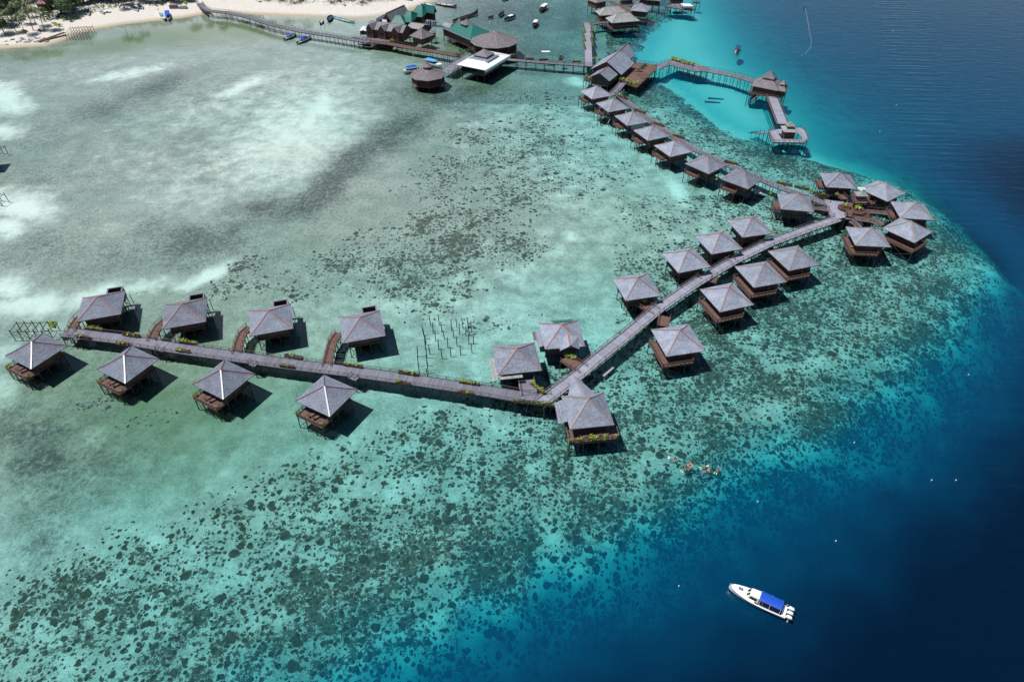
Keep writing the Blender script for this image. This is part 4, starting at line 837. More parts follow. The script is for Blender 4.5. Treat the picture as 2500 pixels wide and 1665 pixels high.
# ------------------------------------------------------------------ octagonal pavilion
def ngon_pavilion(name, label, cx, cy, n, r, eave, apex, floor, roofm, ridge, wall, r_in, rot=0, cup=None, deckr=None, wallz=None, cat='pavilion', sag=.1):
    t = thing(name, label, cat, (cx, cy, 0)); b = MB(); K = 4; rg = []
    pt = lambda i, q, z: (math.cos(rot+2*math.pi*i/n)*q, math.sin(rot+2*math.pi*i/n)*q, z)
    f_ = lambda f: eave+(apex-eave)*(f-sag*math.sin(math.pi*f)*.5)
    vs = [pt(i, r*(1-k/K), f_(k/K)) for k in range(K) for i in range(n)]+[(0, 0, apex)]
    fs = [(k*n+i, k*n+(i+1) % n, (k+1)*n+(i+1) % n, (k+1)*n+i) for k in range(K-1) for i in range(n)]+[((K-1)*n+i, (K-1)*n+(i+1) % n, K*n) for i in range(n)]
    m0 = len(vs); vs += [pt(i, r, eave-.18) for i in range(n)]; fs += [((i+1) % n, i, m0+i, m0+(i+1) % n) for i in range(n)]+[tuple(range(m0+n-1, m0-1, -1))]
    b.add(vs, fs, 0); rf = b.build('roof', roofm, t)
    for i in range(n):
        c = MB(); P = [pt(i, r*(1-k/K), f_(k/K)+.05) for k in range(K)]+[(0, 0, apex+.05)]
        for p, q in zip(P, P[1:]): c.bar(p, q, .22, .1)
        c.build('ridge_cap', ridge, rf)
    w_ = MB(); z1 = wallz or eave+.1
    for i in range(n): 
        a, c = pt(i, r_in, 0), pt(i+1, r_in, 0); w_.add([(a[0], a[1], floor), (c[0], c[1], floor), (c[0], c[1], z1), (a[0], a[1], z1)], [(0, 1, 2, 3), (3, 2, 1, 0)], 0)
    w_.build('wall', wall, t)
    for i in range(n): strut('post', pt(i, r_in+.05, floor), pt(i, r_in+.05, eave), .12, 'wood_red', t)
    d = MB(); q = deckr or r_in+.3; d.prism([pt(i, q, 0)[:2] for i in range(n)], floor-.35, floor, 0); d.build('floor', 'wood_red', t)
    stilts(t, [pt(i, q*.95, 0)[:2] for i in range(n)]+[pt(i+.5, q*.5, 0)[:2] for i in range(0, n, 2)], floor-.3, .16, cx, cy, 0, [(i, (i+1) % n) for i in range(0, n, 2)])
    if cup:
        cr, cz0, cz1 = cup; b = MB(); b.add([pt(i, cr, cz0) for i in range(n)]+[pt(i, cr*.35, cz0+(cz1-cz0)*.5) for i in range(n)]+[(0, 0, cz1)], [(i, (i+1) % n, n+(i+1) % n, n+i) for i in range(n)]+[(n+i, n+(i+1) % n, 2*n) for i in range(n)]+[tuple(range(n-1, -1, -1))], 0); cu = b.build('cupola', roofm, t)
        for i in range(n):
            c = MB(); c.bar(pt(i, cr, cz0+.04), pt(i, cr*.35, cz0+(cz1-cz0)*.5+.04), .2, .08); c.bar(pt(i, cr*.35, cz0+(cz1-cz0)*.5+.04), (0, 0, cz1+.03), .2, .08); c.build('ridge_cap', 'ridge_orange', cu)
        b = MB(); b.tube([(0, 0, cz0-1.2), (0, 0, cz0)], [cr*.8, cr*.8], n, False); b.build('lantern', 'wood_brown', t)
    return t
lft, rgt = at(1001.7, 178, 4.9), at(1088.6, 181.6, 4.9); cc = (lft+rgt)/2; ro_ = (rgt-lft).length/2
ngon_pavilion('octagonal_pavilion', 'octagonal red-brown pavilion on stilts with a pointed cupola', cc.x, cc.y-1.2, 8, ro_*1.02, 4.9, 8.4, 2.0, 'shingle_brown', 'ridge_orange', 'wall_red', ro_*.88, R(-82), (2.1, 8.3, 10.6), wallz=4.9)
lft, rgt = at(1148, 99, 6.4), at(1267, 100, 6.4); cc = (lft+rgt)/2; ro_ = (rgt-lft).length/2
ngon_pavilion('round_hall', 'big many-sided brown hall with a fan of tan roof ridges', cc.x, cc.y, 12, ro_, 6.4, 10.6, 2.6, 'shingle_brown', 'ridge_tan', 'wood_brown', ro_*.9, R(8), None)
# ------------------------------------------------------------------ other buildings of the village on stilts
t, g = building('restaurant_hall', 'long hall with a green hipped roof and grey ridge turret beside the round hall', 'hall', ((1075, 68), (1150, 99), (1212, 84)), 6.0, 3.6, roof='green_roof', ridge='green_roof', over=.8, floor=2.6, rl=-.35)
x, y, w_, d_, an = g
b = roof_pyr(w_+.1, 3.2, 6.05, 6.3); b = MB()
for q in ((-w_/2, w_/2, -d_/2, -d_/2+1.6), (-w_/2, -w_/2+1.6, -d_/2+1.6, d_/2)):
    x0, x1, y0, y1 = q; b.box(x0-.3, x1, y0-.3, y1, 6.02, 6.1 if x1 < 0 else 6.12, 0)
b.build('eave_border', 'shingle_brown', t)
b = roof_pyr(5.5, 5.5, 9.3, 11.4); b.v = [(v[0], v[1]+.5, v[2]) for v in b.v]; b.build('turret_roof', 'shingle_brown', t)
building('kitchen_house', 'small grey saddle-roofed house at the left end of the green-roofed hall', 'house', (z4(1580, 445), z4(1680, 500), z4(1790, 470)), 6.6, 1.6, kind='gy', roof='shingle_pale', over=.3, floor=2.6)
building('roof_kiosk', 'small pointed grey kiosk roof behind the green-roofed hall', 'kiosk', (z4(1780, 440), z4(1880, 465), z4(1965, 420)), 6.2, 3.0, roof='shingle_brown', over=.6, floor=2.6)
t, g = building('white_roofed_hall', 'square glass-walled hall with a wide white roof and grey stepped turret', 'hall', ((1120, 155), (1179.7, 175.5), (1242, 138)), 5.6, 2.2, wall='glass', roof='white_roof', ridge='white_roof', over=1.6, floor=2.6, sag=0.)
x, y, w_, d_, an = g
b = MB()
for q in ((-w_/2, w_/2, -d_/2-.04, -d_/2), (w_/2, w_/2+.04, -d_/2, d_/2)): b.box(*q, 4.5, 5.6, 0)
b.build('fascia', 'white_roof', t)
c_ = MB()
for k in range(-9, 10):
    yy = k*d_/20; xx = k*w_/20
    f = abs(k)/10.; zr = lambda q: 5.63+2.2*(1-q)
    for s_ in (-1, 1):
        c_.bar((xx, s_*d_/2, zr(1)), (xx, s_*abs(xx)*d_/w_, zr(f)), .05, .05, 0); c_.bar((s_*w_/2, yy, zr(1)), (s_*abs(yy)*w_/d_, yy, zr(f)), .05, .05, 0)
c_.build('roof_seam', 'pale_wall', t)
b = roof_pyr(9.8, 9.8, 6.9, 8.3, th=.1, sag=0); b.build('turret_base', 'shingle_dark', t)
b = roof_pyr(6.8, 6.8, 8.1, 10.3, th=.3, sag=.1); tr_ = b.build('turret_roof', 'shingle_brown', t)
# gabled halls
def gabled(name, label, A, B, C_, ez, rise, floor, parts=()):
    """saddle roof: A left front eave end, B right front eave end, C_ right rear eave end"""
    a, b_, c = at(*A, ez), at(*B, ez), at(*C_, ez); u = b_-a; w_ = u.length; an = math.atan2(u.y, u.x)
    n = Vector((-math.sin(an), math.cos(an), 0)); d_ = (c-b_).dot(n); ce = (a+b_)/2+n*d_/2
    return building(name, label, 'hall', None, ez, rise, floor, kind='gy', dims=(ce.x, ce.y, w_, abs(d_), an), over=1.0, roof='shingle', ridge='ridge_orange')
gabled('gabled_hall', 'large grey hall with a steep saddle roof where four jetties meet', (1441, 170), (1517.5, 183.4), (1546, 154), 5.2, 4.4, 2.8)
gabled('gabled_hall', 'rear wing of the large gabled hall, its higher saddle roof poking out behind', (1490, 143), (1533, 150), (1549, 133), 5.8, 4.2, 2.8)
gabled('gabled_hall', 'small grey saddle-roofed hall in front of the large gabled one', (1437.6, 189), (1488, 199), (1505, 181), 5.0, 2.6, 2.4)
platform([(1517, 201), (1555, 214), (1600, 172), (1603, 158), (1552, 152), (1530, 172)], 2.8, 'brown timber terrace with benches right of the gabled hall', 'wood_red', 'terrace', True, railm='rail', ang=30)
platform([(1425, 195), (1440, 200), (1445, 190), (1432, 186)], 2.6, 'small planted balcony on the left flank of the gabled halls', 'wood_brown', 'balcony', True)
platform([(1635, 150), (1650, 142), (1700, 155), (1728, 165), (1722, 172), (1698, 175), (1640, 157)], 3.05, 'widened jetty deck carrying a bed of yellow shrubs', 'wood_grey', 'planted_deck', False)
for i in range(3):
    q = at(1558+i*9, 176+i*8, 2.85); t = thing('bench', '%s long brown bench on the terrace right of the gabled hall' % ['farthest', 'middle', 'nearest'][i], 'bench', (q.x, q.y, 2.85), R(-8), 'terrace benches')
    b = MB(); b.box(-2, 2, -.25, .25, .4, .48, 0); b.build('seat', 'wood_red', t)
    for sx in (-1.7, 1.7): b = MB(); b.box(sx-.06, sx+.06, -.2, .2, 0, .4, 0); b.build('leg', 'wood_brown', t)
# tiered pavilion
t, g = building('tiered_pavilion', 'far grey pavilion with a tiered roof at the turquoise edge', 'pavilion', ((1833.6, 208), (1898, 224), (1915, 204)), 5.6, 4.0, roof='shingle_brown', ridge='ridge_tan', over=.9, floor=2.8, deck=1.2)
x, y, w_, d_, an = g
b = roof_pyr(w_*.42, d_*.42, 8.6, 10.9, th=.3); b.build('upper_roof', 'shingle_brown', t)
for q in ridge_lines(w_*.42, d_*.42, 8.6, 10.9): q.build('ridge_cap', 'ridge_tan', t)
t, g = building('tiered_annex', 'small tiered-roof annex leaning on the right of the far pavilion', 'annex', ((1893, 219), (1916, 226), (1925, 214)), 5.3, 2.6, roof='shingle_brown', ridge='ridge_tan', over=.4, floor=2.8)
b = roof_pyr(g[2]*.5, g[3]*.5, 7.3, 8.8, th=.2); b.build('upper_roof', 'shingle_brown', t)
# end deck with pavilion
t, c = platform([(1876, 321), (1893, 316), (1953, 312), (1965, 319), (1973, 341), (1963, 349), (1889, 348), (1881, 338)], 2.8, 'eight-sided end deck with a pool opening', 'wood_pale', 'end_deck', True, railm='wood_red', hole=(-3.2, 4.6, -3.2, 1.2), step=.4)
gzb, _ = building('gazebo', 'pale two-tier gazebo on the eight-sided end deck', 'gazebo', ((1907, 308), (1913, 323), (1948, 324)), 5.4, 1.5, roof='shingle_pale', ridge='ridge_tan', over=.7, floor=2.9)
ga_ = rect_from((1907, 308), (1913, 323), (1948, 324), 5.4); 
roof_pyr(3.0, 3.0, 7.0, 8.3, th=.25).build('upper_roof', 'shingle_pale', gzb)
for i, (a, b_, l) in enumerate([((1876, 325), (1836, 323), 'timber steps sinking into the water left of the end deck'), ((1850, 230), (1826, 252), 'broken plank slipway into the water left of the tiered pavilion')]):
    A, B = at(*a, 2.4), at(*b_, -1.2 if i == 0 else -1.6); t = thing('slipway', l, 'steps', (A.x, A.y, 0)); d = B-Vector((A.x, A.y, 0)); b = MB(); n = 16
    s = Vector((-d.y, d.x, 0)).normalized()*(1.8 if i == 0 else 2.2)
    for k in range(n):
        f = k/n; p = Vector((0, 0, 2.4)).lerp(Vector((d.x, d.y, B.z)), f); b.bar(p-s, p+s, .42, .1)
    b.build('tread', 'wood_grey', t)
    for sg in (-1, 1): strut('stringer', s*sg+Vector((0, 0, 2.3)), Vector((d.x, d.y, B.z))+s*sg, .1, 'stilt', t)
    for k in range(4):
        p = Vector((0, 0, 2.4)).lerp(Vector((d.x, d.y, B.z)), k/4)
        for sg in (-1, 1): strut('stilt', (p.x+s.x*sg, p.y+s.y*sg, -5), (p.x+s.x*sg, p.y+s.y*sg, p.z+.7), .08, 'stilt', t)
q = at(1890, 231.5, 2.9); t = thing('water_tank', 'round bright blue plastic tank lying on the pavilion deck', 'water tank', (q.x, q.y, 3.5), R(-10)); b = MB(); b.tube([(-.95, 0, 0), (-.8, 0, 0), (.8, 0, 0), (.95, 0, 0)], [.4, .62, .62, .4], 16); b.build('barrel', 'tank', t, True); b = MB(); b.tube([(0, 0, .58), (0, 0, .7)], [.22, .22], 10); b.build('lid', 'navy', t)
# far top houses
building('overwater_house', 'large grey-roofed house with an all-round red balcony, second tier of the far village', 'house', (z5_(545, 318), z5_(680, 408), z5_(1172, 368)), 5.6, 3.2, roof='shingle_pale', ridge='ridge_tan', rl=.42, over=1.4, floor=2.8, deck=1.6)
building('overwater_house', 'large grey-roofed house just behind the red-balconied one', 'house', (z5_(355, 198), z5_(480, 278), z5_(985, 245)), 5.6, 3.0, roof='shingle_pale', ridge='ridge_tan', rl=.42, over=1.4, floor=2.8, deck=.8)
building('overwater_house', 'small square grey-roofed house right of the two big far ones', 'house', (z5_(985, 180), z5_(1290, 225), z5_(1360, 130)), 5.4, 2.8, roof='shingle', ridge='ridge_orange', over=1.2, floor=2.8)
building('overwater_house', 'red-walled house at the top edge left of the far walkway', 'house', (z5_(180, 5), z5_(440, 50), z5_(640, 10)), 5.6, 3.0, roof='shingle_brown', ridge='ridge_tan', over=.6, floor=2.8, wall='wall_red')
building('overwater_house', 'low dark house with blue windows behind the far walkway', 'house', (z5_(760, -10), z5_(880, 12), z5_(1090, -5)), 5.2, 2.0, roof='shingle_brown', over=.4, floor=2.8)
building('overwater_house', 'long brown house at the top edge next to the white awnings', 'house', (z5_(1080, -50), z5_(1200, -2), z5_(1600, 35)), 5.2, 3.0, roof='shingle_brown', rl=.4, over=.8, floor=2.8)
building('overwater_house', 'dark house at the very top right of the far village', 'house', (z5_(1650, -60), z5_(1700, -10), z5_(1950, -10)), 5.0, 2.6, roof='shingle_brown', rl=.3, over=.6, floor=2.8)
jetty([z5_(800, 85), z5_(950, 95), z5_(1050, 80), z5_(1150, 30)], 3.0, 'grey walkway weaving between the far houses', z=2.8, mat='wood_grey', gap=4, maxst=20)
jetty([z5_(640, 20), z5_(760, 85), z5_(860, 120), z5_(1000, 215)], 3.0, 'brown walkway passing behind the two big far houses', z=2.95, mat='wood_red', gap=4, maxst=20)
platform([z5_(1600, 120), z5_(1900, 170), z5_(2050, 185), z5_(2120, 165), z5_(2030, 90), z5_(1700, 70)], 2.8, 'grey terrace with white awnings at the far turquoise edge', 'wood_grey', 'terrace', True)
platform([z5_(2070, 45), z5_(2140, 60), z5_(2210, 50), z5_(2150, 30)], 2.0, 'small dark landing stage at the top edge over turquoise water', 'wood_brown', 'landing_stage', True)
for i, (px, py) in enumerate([(1674, 12), (1679, 15)]):
    q = at(px, py, 4.6); t = thing('awning', '%s white awning on the far terrace' % ['upper', 'lower'][i], 'awning', (q.x, q.y, 2.8), R(-8), 'white awnings'); b = MB(); b.box(-2.6, 2.6, -1.1, 1.1, 1.9, 2.0, 0); b.build('canvas', 'white_roof', t)
    for sx in (-2.4, 2.4):
        for sy in (-.9, .9): strut('pole', (sx, sy, 0), (sx, sy, 1.9), .04, 'rail', t)
# chalet complex
t, g = building('chalet', 'long red-brown two-storey chalet with gables facing the jetty', 'chalet', (z4(430, 415), z4(215, 500), z4(850, 578)), 6.8, 2.4, kind='gx', wall='wall_red', roof='shingle_brown', ridge='shingle_brown', over=.7, floor=2.8)
x, y, w_, d_, an = g
for k, fx in enumerate((-.40, -.06, .30)):
    b = MB(); x0 = fx*w_; hw = w_*.105; yf = -d_/2-1.0; b.add([(x0-hw, yf, 6.7), (x0, yf, 9.2), (x0, 0, 9.3), (x0-hw, 0, 9.3-.1), (x0+hw, yf, 6.7), (x0+hw, 0, 9.2)], [(0, 1, 2, 3), (1, 4, 5, 2)], 0); b.build('dormer_roof', 'shingle_brown', t)
    b = MB(); b.add([(x0-hw+.3, yf+.5, 2.8), (x0+hw-.3, yf+.5, 2.8), (x0+hw-.3, yf+.5, 6.9), (x0, yf+.5, 9.0), (x0-hw+.3, yf+.5, 6.9)], [(0, 1, 2, 3, 4)], 0); b.box(x0-hw+.3, x0-hw+.42, yf+.52, -d_/2+.8, 2.8, 6.8, 0); b.box(x0+hw-.42, x0+hw-.3, yf+.52, -d_/2+.8, 2.8, 6.8, 0); b.build('gable', 'wall_red', t)
    b = MB(); b.box(x0-1.1, x0+1.1, yf+.42, yf+.49, 4.6, 5.6, 0); b.build('window', 'glass', t)
building('chalet', 'square hip-roofed cabin at the right end of the red-brown chalet', 'cabin', (z4(975, 635), z4(1230, 685), z4(1450, 605)), 5.6, 3.4, roof='shingle_brown', ridge='ridge_orange', wall='wall_red', over=1.2, floor=2.8)
building('boat_shed', 'plain grey-roofed shed between the green roofs and the hip-roofed cabin', 'shed', (z4(985, 460), z4(1140, 545), z4(1310, 460)), 5.6, 1.2, kind='gy', roof='shingle_pale', over=.6, floor=2.8)
building('overwater_house', 'small grey roof at the far right corner behind the hip-roofed cabin', 'house', (z4(1310, 560), z4(1370, 590), z4(1460, 570)), 4.6, .8, roof='shingle_brown', over=.3, floor=2.8)
building('chalet', 'big grey-brown saddle roof behind the green-roofed houses', 'chalet', (z4(560, 340), z4(640, 400), z4(960, 250)), 6.6, 3.6, kind='gx', roof='shingle_brown', wall='wall_red', over=.7, floor=2.8)
for i, (L_, B_, R_, l) in enumerate([((665, 400), (905, 445), (945, 365), 'nearest and smallest'), ((860, 345), (985, 438), (1140, 290), 'second'), ((1040, 245), (1170, 352), (1335, 195), 'third and largest'), ((1225, 180), (1370, 265), (1430, 240), 'farthest')]):
    building('green_roofed_house', '%s of the four green-roofed stilt houses behind the chalet' % l, 'house', (z4(*L_), z4(*B_), z4(*R_)), 6.2, 3.2, kind='gy' if i == 3 else 'hip', rl=-.35, roof='green_roof', ridge='green_roof', over=.7, floor=2.9, group='green-roofed stilt houses')
building('annex', 'white-roofed annex at the left of the chalet complex', 'annex', (z4(415, 365), z4(440, 372), z4(580, 300)), 6.2, 1.4, kind='gx', roof='white_roof', ridge='white_roof', over=.3, floor=2.8)
building('annex', 'annex with pale blue corrugated roof next to the white-roofed one', 'annex', (z4(480, 345), z4(560, 400), z4(640, 395)), 6.4, .6, kind='gx', roof='pale_wall', ridge='white_roof', over=.3, floor=2.8)
building('annex', 'low white lean-to on the water at the left end of the chalet', 'lean-to', (z4(140, 515), z4(230, 585), z4(270, 515)), 4.2, .5, kind='gx', roof='white_roof', ridge='white_roof', over=.3, floor=2.8)
platform([z4(0, 650), z4(170, 690), z4(620, 760), z4(660, 700), z4(430, 660), z4(250, 640)], 2.86, 'grey forecourt deck of the red-brown chalet', 'wood_grey', 'forecourt', False)
# ------------------------------------------------------------------ plants and planters along the walks
def planter_row(pts, label, ln=4.2, mat='leaf_red', tips='leaf', z=2.85, rot=0., hh=.45):
    q = at(*pts, z); t = thing('planter', label, 'planter', (q.x, q.y, z), rot, 'planters along the walkways')
    b = MB(); b.box(-ln/2, ln/2, -.3, .3, 0, hh, 0); b.build('box', 'wood_brown', t)
    b = MB(); rr = random.Random(int(pts[0]*7+pts[1]))
    n = int(ln/.45)
    for i in range(n):
        s = spiky(7, .45, .55, rr.randrange(999)) if i % 2 else leafball(16, .4, .4, .35, .13, rr.randrange(999), 3, .2)
        b.add([(v[0]-ln/2+(i+.5)*ln/n+rr.uniform(-.1, .1), v[1]+rr.uniform(-.1, .1), v[2]+hh) for v in s.v], s.f)
    b.build('foliage', mat, t)
    k = MB()
    for i in range(2): 
        s = spiky(12, .6, .7, rr.randrange(999)); xo = rr.uniform(-ln*.4, ln*.4); k.add([(v[0]+xo, v[1], v[2]+hh) for v in s.v], s.f)
    k.build('flowering_tip', tips, t)
    return t
EN = ['first', 'second', 'third', 'fourth', 'fifth', 'sixth', 'seventh', 'eighth', 'ninth']
for i, (px, py) in enumerate([(232, 806), (322, 821), (462, 838), (718, 874), (863, 895), (997, 914), (1146, 937)]):
    planter_row((px, py), '%s planter from the left along the far edge of the long lower jetty' % EN[i], 4.6, 'leaf_red' if i % 2 else 'leaf', rot=R(-12), tips='leaf')
for i, (px, py) in enumerate([(206, 826), (303, 843), (448, 859), (702, 897), (984, 938), (1137, 961)]):
    planter_row((px, py), '%s planter from the left along the near edge of the long lower jetty' % EN[i], 3.6, 'leaf_red', rot=R(-12))
planter_row((1312, 988), 'longest planter row of mixed plants at the elbow of the two jetties', 10.5, 'leaf_dark', rot=R(-9), tips='leaf')
planter_row((1313, 950), 'row of green bushes beside the flared footbridge in the elbow', 4.5, 'leaf', rot=R(-50))
for i, (px, py) in enumerate([(1520, 240), (1562, 274), (1608, 306), (1657, 336), (1785, 400), (1915, 452), (1958, 462), (2003, 478)]):
    planter_row((px, py), '%s planter from the gabled hall along the curved far walkway' % EN[i], 5.0, 'leaf_red' if i in (2, 3, 6) else 'leaf_dark', rot=R(-45 if i < 4 else -30))
for i, (px, py) in enumerate([(1252, 139), (1293, 146), (1327, 148), (1408, 153)]):
    planter_row((px, py), '%s planter from the left on the straight jetty by the white-roofed hall' % EN[i], 4.0, 'leaf_red', rot=0)
for i, (px, py, sx) in enumerate([(1426, y_, 'left') for y_ in (72, 92, 112)]+[(1445, y_, 'right') for y_ in (70, 88, 106)]):
    planter_row((px, py), '%s %s-hand hedge of hanging yellow-green leaves on the pale planted jetty' % (['farthest', 'middle', 'nearest'][i % 3], sx), 13 if sx == 'left' else 12, 'leaf', rot=R(91), z=2.9)
q = at(1369, 147, 2.8); bush(0, 0, 2.8, 'tall square-cut green bush on the straight jetty', 1.6, 'leaf_dark', seed=1, loc=q, planter=(1.6, 1.6, .5))
t = thing('awning', 'white flat awning over a seat on the straight jetty', 'awning', at(1332, 139, 2.8)); b = MB(); b.box(-1.9, 1.9, -.8, .8, 2.2, 2.3, 0); b.build('canvas', 'white_roof', t)
for sx in (-1.7, 1.7): strut('pole', (sx, 0, 0), (sx, 0, 2.2), .05, 'rail', t)
q = at(136, 801, 2.8); bush(0, 0, 2.8, 'big yellow-green bush at the left end of the lower jetty', 1.7, 'leaf', loc=q, seed=2)
PB = [(1846, 580, 'lagoon-side bungalow nearest the plaza, left bush', .8), (1853, 580, 'lagoon-side bungalow nearest the plaza, right bush', .8), (1764, 617, 'footbridge of the lagoon-side bungalow second from the plaza', .8), (1690, 663, 'footbridge of the lagoon-side bungalow third from the plaza, left one', 1.1), (1701, 668, 'footbridge of the lagoon-side bungalow third from the plaza, right one', 1.1),
      (1560, 732, 'footbridge of the bungalow standing apart, left one', .9), (1573, 737, 'footbridge of the bungalow standing apart, right one', 1.2), (1384, 870, 'footbridge of the bungalow with the entrance gable, left one', .9), (1397, 874, 'footbridge of the bungalow with the entrance gable, right one', 1.0),
      (1957, 666, 'balcony corner of the person-occupied sea-side bungalow', .65), (1876, 706, 'balcony corner of the sea-side bungalow second from the plaza', .6), (2121, 610, 'right balcony corner of the bungalow below the plaza bend', .75), (2080, 605, 'left balcony corner of the bungalow below the plaza bend', .6), (2254, 586, 'right balcony end of the diamond-set tip bungalow', .9), (2232, 600, 'front balcony corner of the diamond-set tip bungalow', .9), (2279, 541, 'balcony of the rightmost tip bungalow', .9),
      (1978, 470, 'outer edge of the curved walkway near the plaza, bright yellow', .9), (1959, 463, 'outer edge of the curved walkway, dark tall one', 1.0), (1585, 354, 'balcony corner of the fifth curved-row hut, upper', .8), (1603, 371, 'balcony corner of the fifth curved-row hut, lower', .7), (1692, 416, 'balcony corner of the sixth curved-row hut', .7), (1749, 441, 'balcony of the seventh curved-row hut, left one', .7), (1779, 453, 'balcony of the seventh curved-row hut, right one', .8),
      (1880, 475, 'small side balcony of the eighth curved-row hut', .7), (2041, 478, 'plaza edge behind the far stairs', 1.0), (2130, 485, 'right of the lookout deck, ochre', .8), (2123, 539, 'end of the plaza walkway, orange-yellow', .5)]
for i, (px, py, l, s) in enumerate(PB): bush(px, py, 2.85, 'pot plant at the '+l, s, 'leaf_dark' if 'dark' in l else 'leaf', 'pot plants of the bungalows')
for i, (px, py, s) in enumerate([(1520, 199, 1.5), (1530, 202, 1.6), (1541, 205, 1.5), (1552, 207, 1.4), (1500, 196, 1.2), (1568, 167, 1.4), (1575, 162, 1.2), (1560, 174, 1.2), (1598, 164, 1.0), (1432, 190, 1.2), (1438, 194, 1.1), (1450, 146, 1.1), (1462, 149, 1.1)]):
    bush(px, py, 2.9, '%s shrub from the left around the gabled halls and their terrace' % ['fourth', 'fifth', 'sixth', 'seventh', 'third', 'tenth', 'eleventh', 'ninth', 'last', 'first', 'second', 'rear left', 'rear right'][i], s, 'leaf' if i not in (5, 6, 7) else 'leaf_dark', 'shrubs round the gabled halls', name='shrub')
for i, (px, py) in enumerate([(1641, 147), (1650, 149), (1660, 152), (1670, 155), (1680, 158), (1690, 161)]):
    bush(px, py, 3.1, '%s shrub from the left in the bed on the widened far jetty' % EN[i], 1.5, 'leaf', 'shrubs on the widened jetty', name='shrub')
for i, (px, py, s) in enumerate([(1118, 140, 1.6), (1128, 133, 1.4), (1140, 130, 1.6), (1152, 127, 1.9), (1168, 122, 1.9), (1182, 118, 1.8), (1124, 128, 1.3), (957, 104, 1.4)]):
    bush(px, py, 2.9, ['dark bush at the left corner behind the white roof', 'second bush behind the white roof', 'third bush behind the white roof', 'tall bush under the left eave of the round hall', 'yellow bush in front of the round hall', 'rightmost yellow bush in front of the round hall', 'greenish bush on the path near the round hall', 'small palm-like plant in front of the red-brown chalet'][i], s, 'leaf' if i in (4, 5, 7) else ('leaf_red' if i == 3 else 'leaf_dark'), name='shrub')
# ------------------------------------------------------------------ posts in the water and old frames
for x, y in [(725, 445), (885, 425), (935, 555), (1115, 525), (1218, 465), (1340, 485), (1445, 480), (1497, 553), (765, 582), (808, 722), (985, 692), (1165, 665), (1268, 600), (1390, 628), (1465, 612), (1450, 785), (1535, 778), (870, 888), (1048, 858), (1225, 828), (705, 975), (935, 1068), (1105, 1025), (1288, 993), (1512, 958), (585, 620), (605, 685), (625, 795), (620, 885), (470, 1022), (487, 1210), (503, 1360), (640, 1048), (658, 1192), (672, 1342), (675, 1450)]:
    p = at(960+x/7.84, 740+y/7.84, -.8); g = gz(p.x, p.y); h = random.uniform(3.2, 3.9)
    o = put('mooring_post', unit_post('stilt')); o.location = (p.x, p.y, g-.3); d = Vector((random.uniform(-.35, .12), random.uniform(-.1, .2), h)); o.rotation_mode = 'QUATERNION'; o.rotation_quaternion = d.to_track_quat('Z', 'Y'); o.scale = (.11, .11, h)
    tag(o, 'thin dark bare post standing in shallow water between the lower jetty and the reef', 'post', 'bare posts of a vanished building')
def frame(A, B, depth, n, ztop, label, zb=None, tilt=.0):
    a, b_ = at(*A, ztop), at(*B, ztop); d = b_-a; s = Vector((-d.y, d.x, 0)).normalized()*depth; t = thing('broken_pier', label, 'pier frame', (a.x, a.y, 0)); o = Vector((a.x, a.y, 0))
    g = []
    for i in range(n):
        for k in (0, 1):
            p = d*(i/(n-1))+s*k; z0 = gz(o.x+p.x, o.y+p.y)-.3; strut('post', (p.x+random.uniform(-.2, .2), p.y, z0), (p.x, p.y, ztop+random.uniform(-.2, .5)), .11, 'stilt', t); g.append(p)
        strut('cross_beam', g[-2]+Vector((0, 0, ztop-.1)), g[-1]+Vector((0, 0, ztop-.1)), .09, 'stilt', t)
        if i: 
            for k in (0, 1): strut('long_beam', g[-2+k]+Vector((0, 0, ztop-.25+random.uniform(-.2, .1))), g[-4+k]+Vector((0, 0, ztop-.25)), .08, 'stilt', t)
            strut('brace', g[-2]+Vector((0, 0, .2)), g[-4]+Vector((0, 0, ztop-.5)), .06, 'stilt', t)
    return t
frame((23, 809), (118, 806), 3.4, 6, 2.6, 'bare timber skeleton of a jetty at the far left end of the lower jetty')
frame((158, 84), (214, 80), 11, 9, 2.8, 'dense bare timber pier skeleton standing at the beach edge')
frame((-110, 375), (-40, 385), 9, 6, 2.8, 'dark timber pier frame cut by the left picture edge', None)
frame((-40, 478), (-6, 483), 2.6, 3, 2.8, 'small dark pier frame at the left edge above the white sand patch', None)
t = building('overwater_bungalow', 'dark hut on stilts mostly outside the left picture edge', 'bungalow', ((-130, 372), (-110, 390), (-8, 380)), 5.6, 2.6, over=1.)[0]
# heap of bleached broken timber under the curved row
p = at(1478, 282, 1.5); t = thing('timber_heap', 'heap of bleached grey broken timber between second and third curved-row huts', 'wreckage', (p.x, p.y, 0)); rr = random.Random(4)
for i in range(70):
    a = Vector((rr.gauss(0, 2.4), rr.gauss(0, 2.2), rr.uniform(.2, 3.6))); d = Vector((rr.uniform(-1, 1), rr.uniform(-1, 1), rr.uniform(-.5, .9))).normalized()*rr.uniform(1.2, 3.6)
    strut('broken_beam', a, a+d, rr.uniform(.05, .12), 'pale_wall' if i % 3 else 'wood_grey', t)
for i in range(22): x, y = rr.uniform(-4, 8), rr.uniform(-4, 2); strut('stilt', (x, y, -1.6), (x+rr.uniform(-.4, .4), y, rr.uniform(1.2, 2.8)), .11, 'stilt', t)
p = at(1848, 468, 1.6); t = thing('landing_stage', 'small square white-topped landing stage in the shadow by the curved row', 'landing stage', (p.x, p.y, 0)); planks(-1.2, 1.2, -1.2, 1.2, 1.6).build('deck', 'pale_wall', t)
for sx in (-1, 1):
    for sy in (-1, 1): strut('stilt', (sx, sy, -1.6), (sx, sy, 1.5), .08, 'stilt', t)
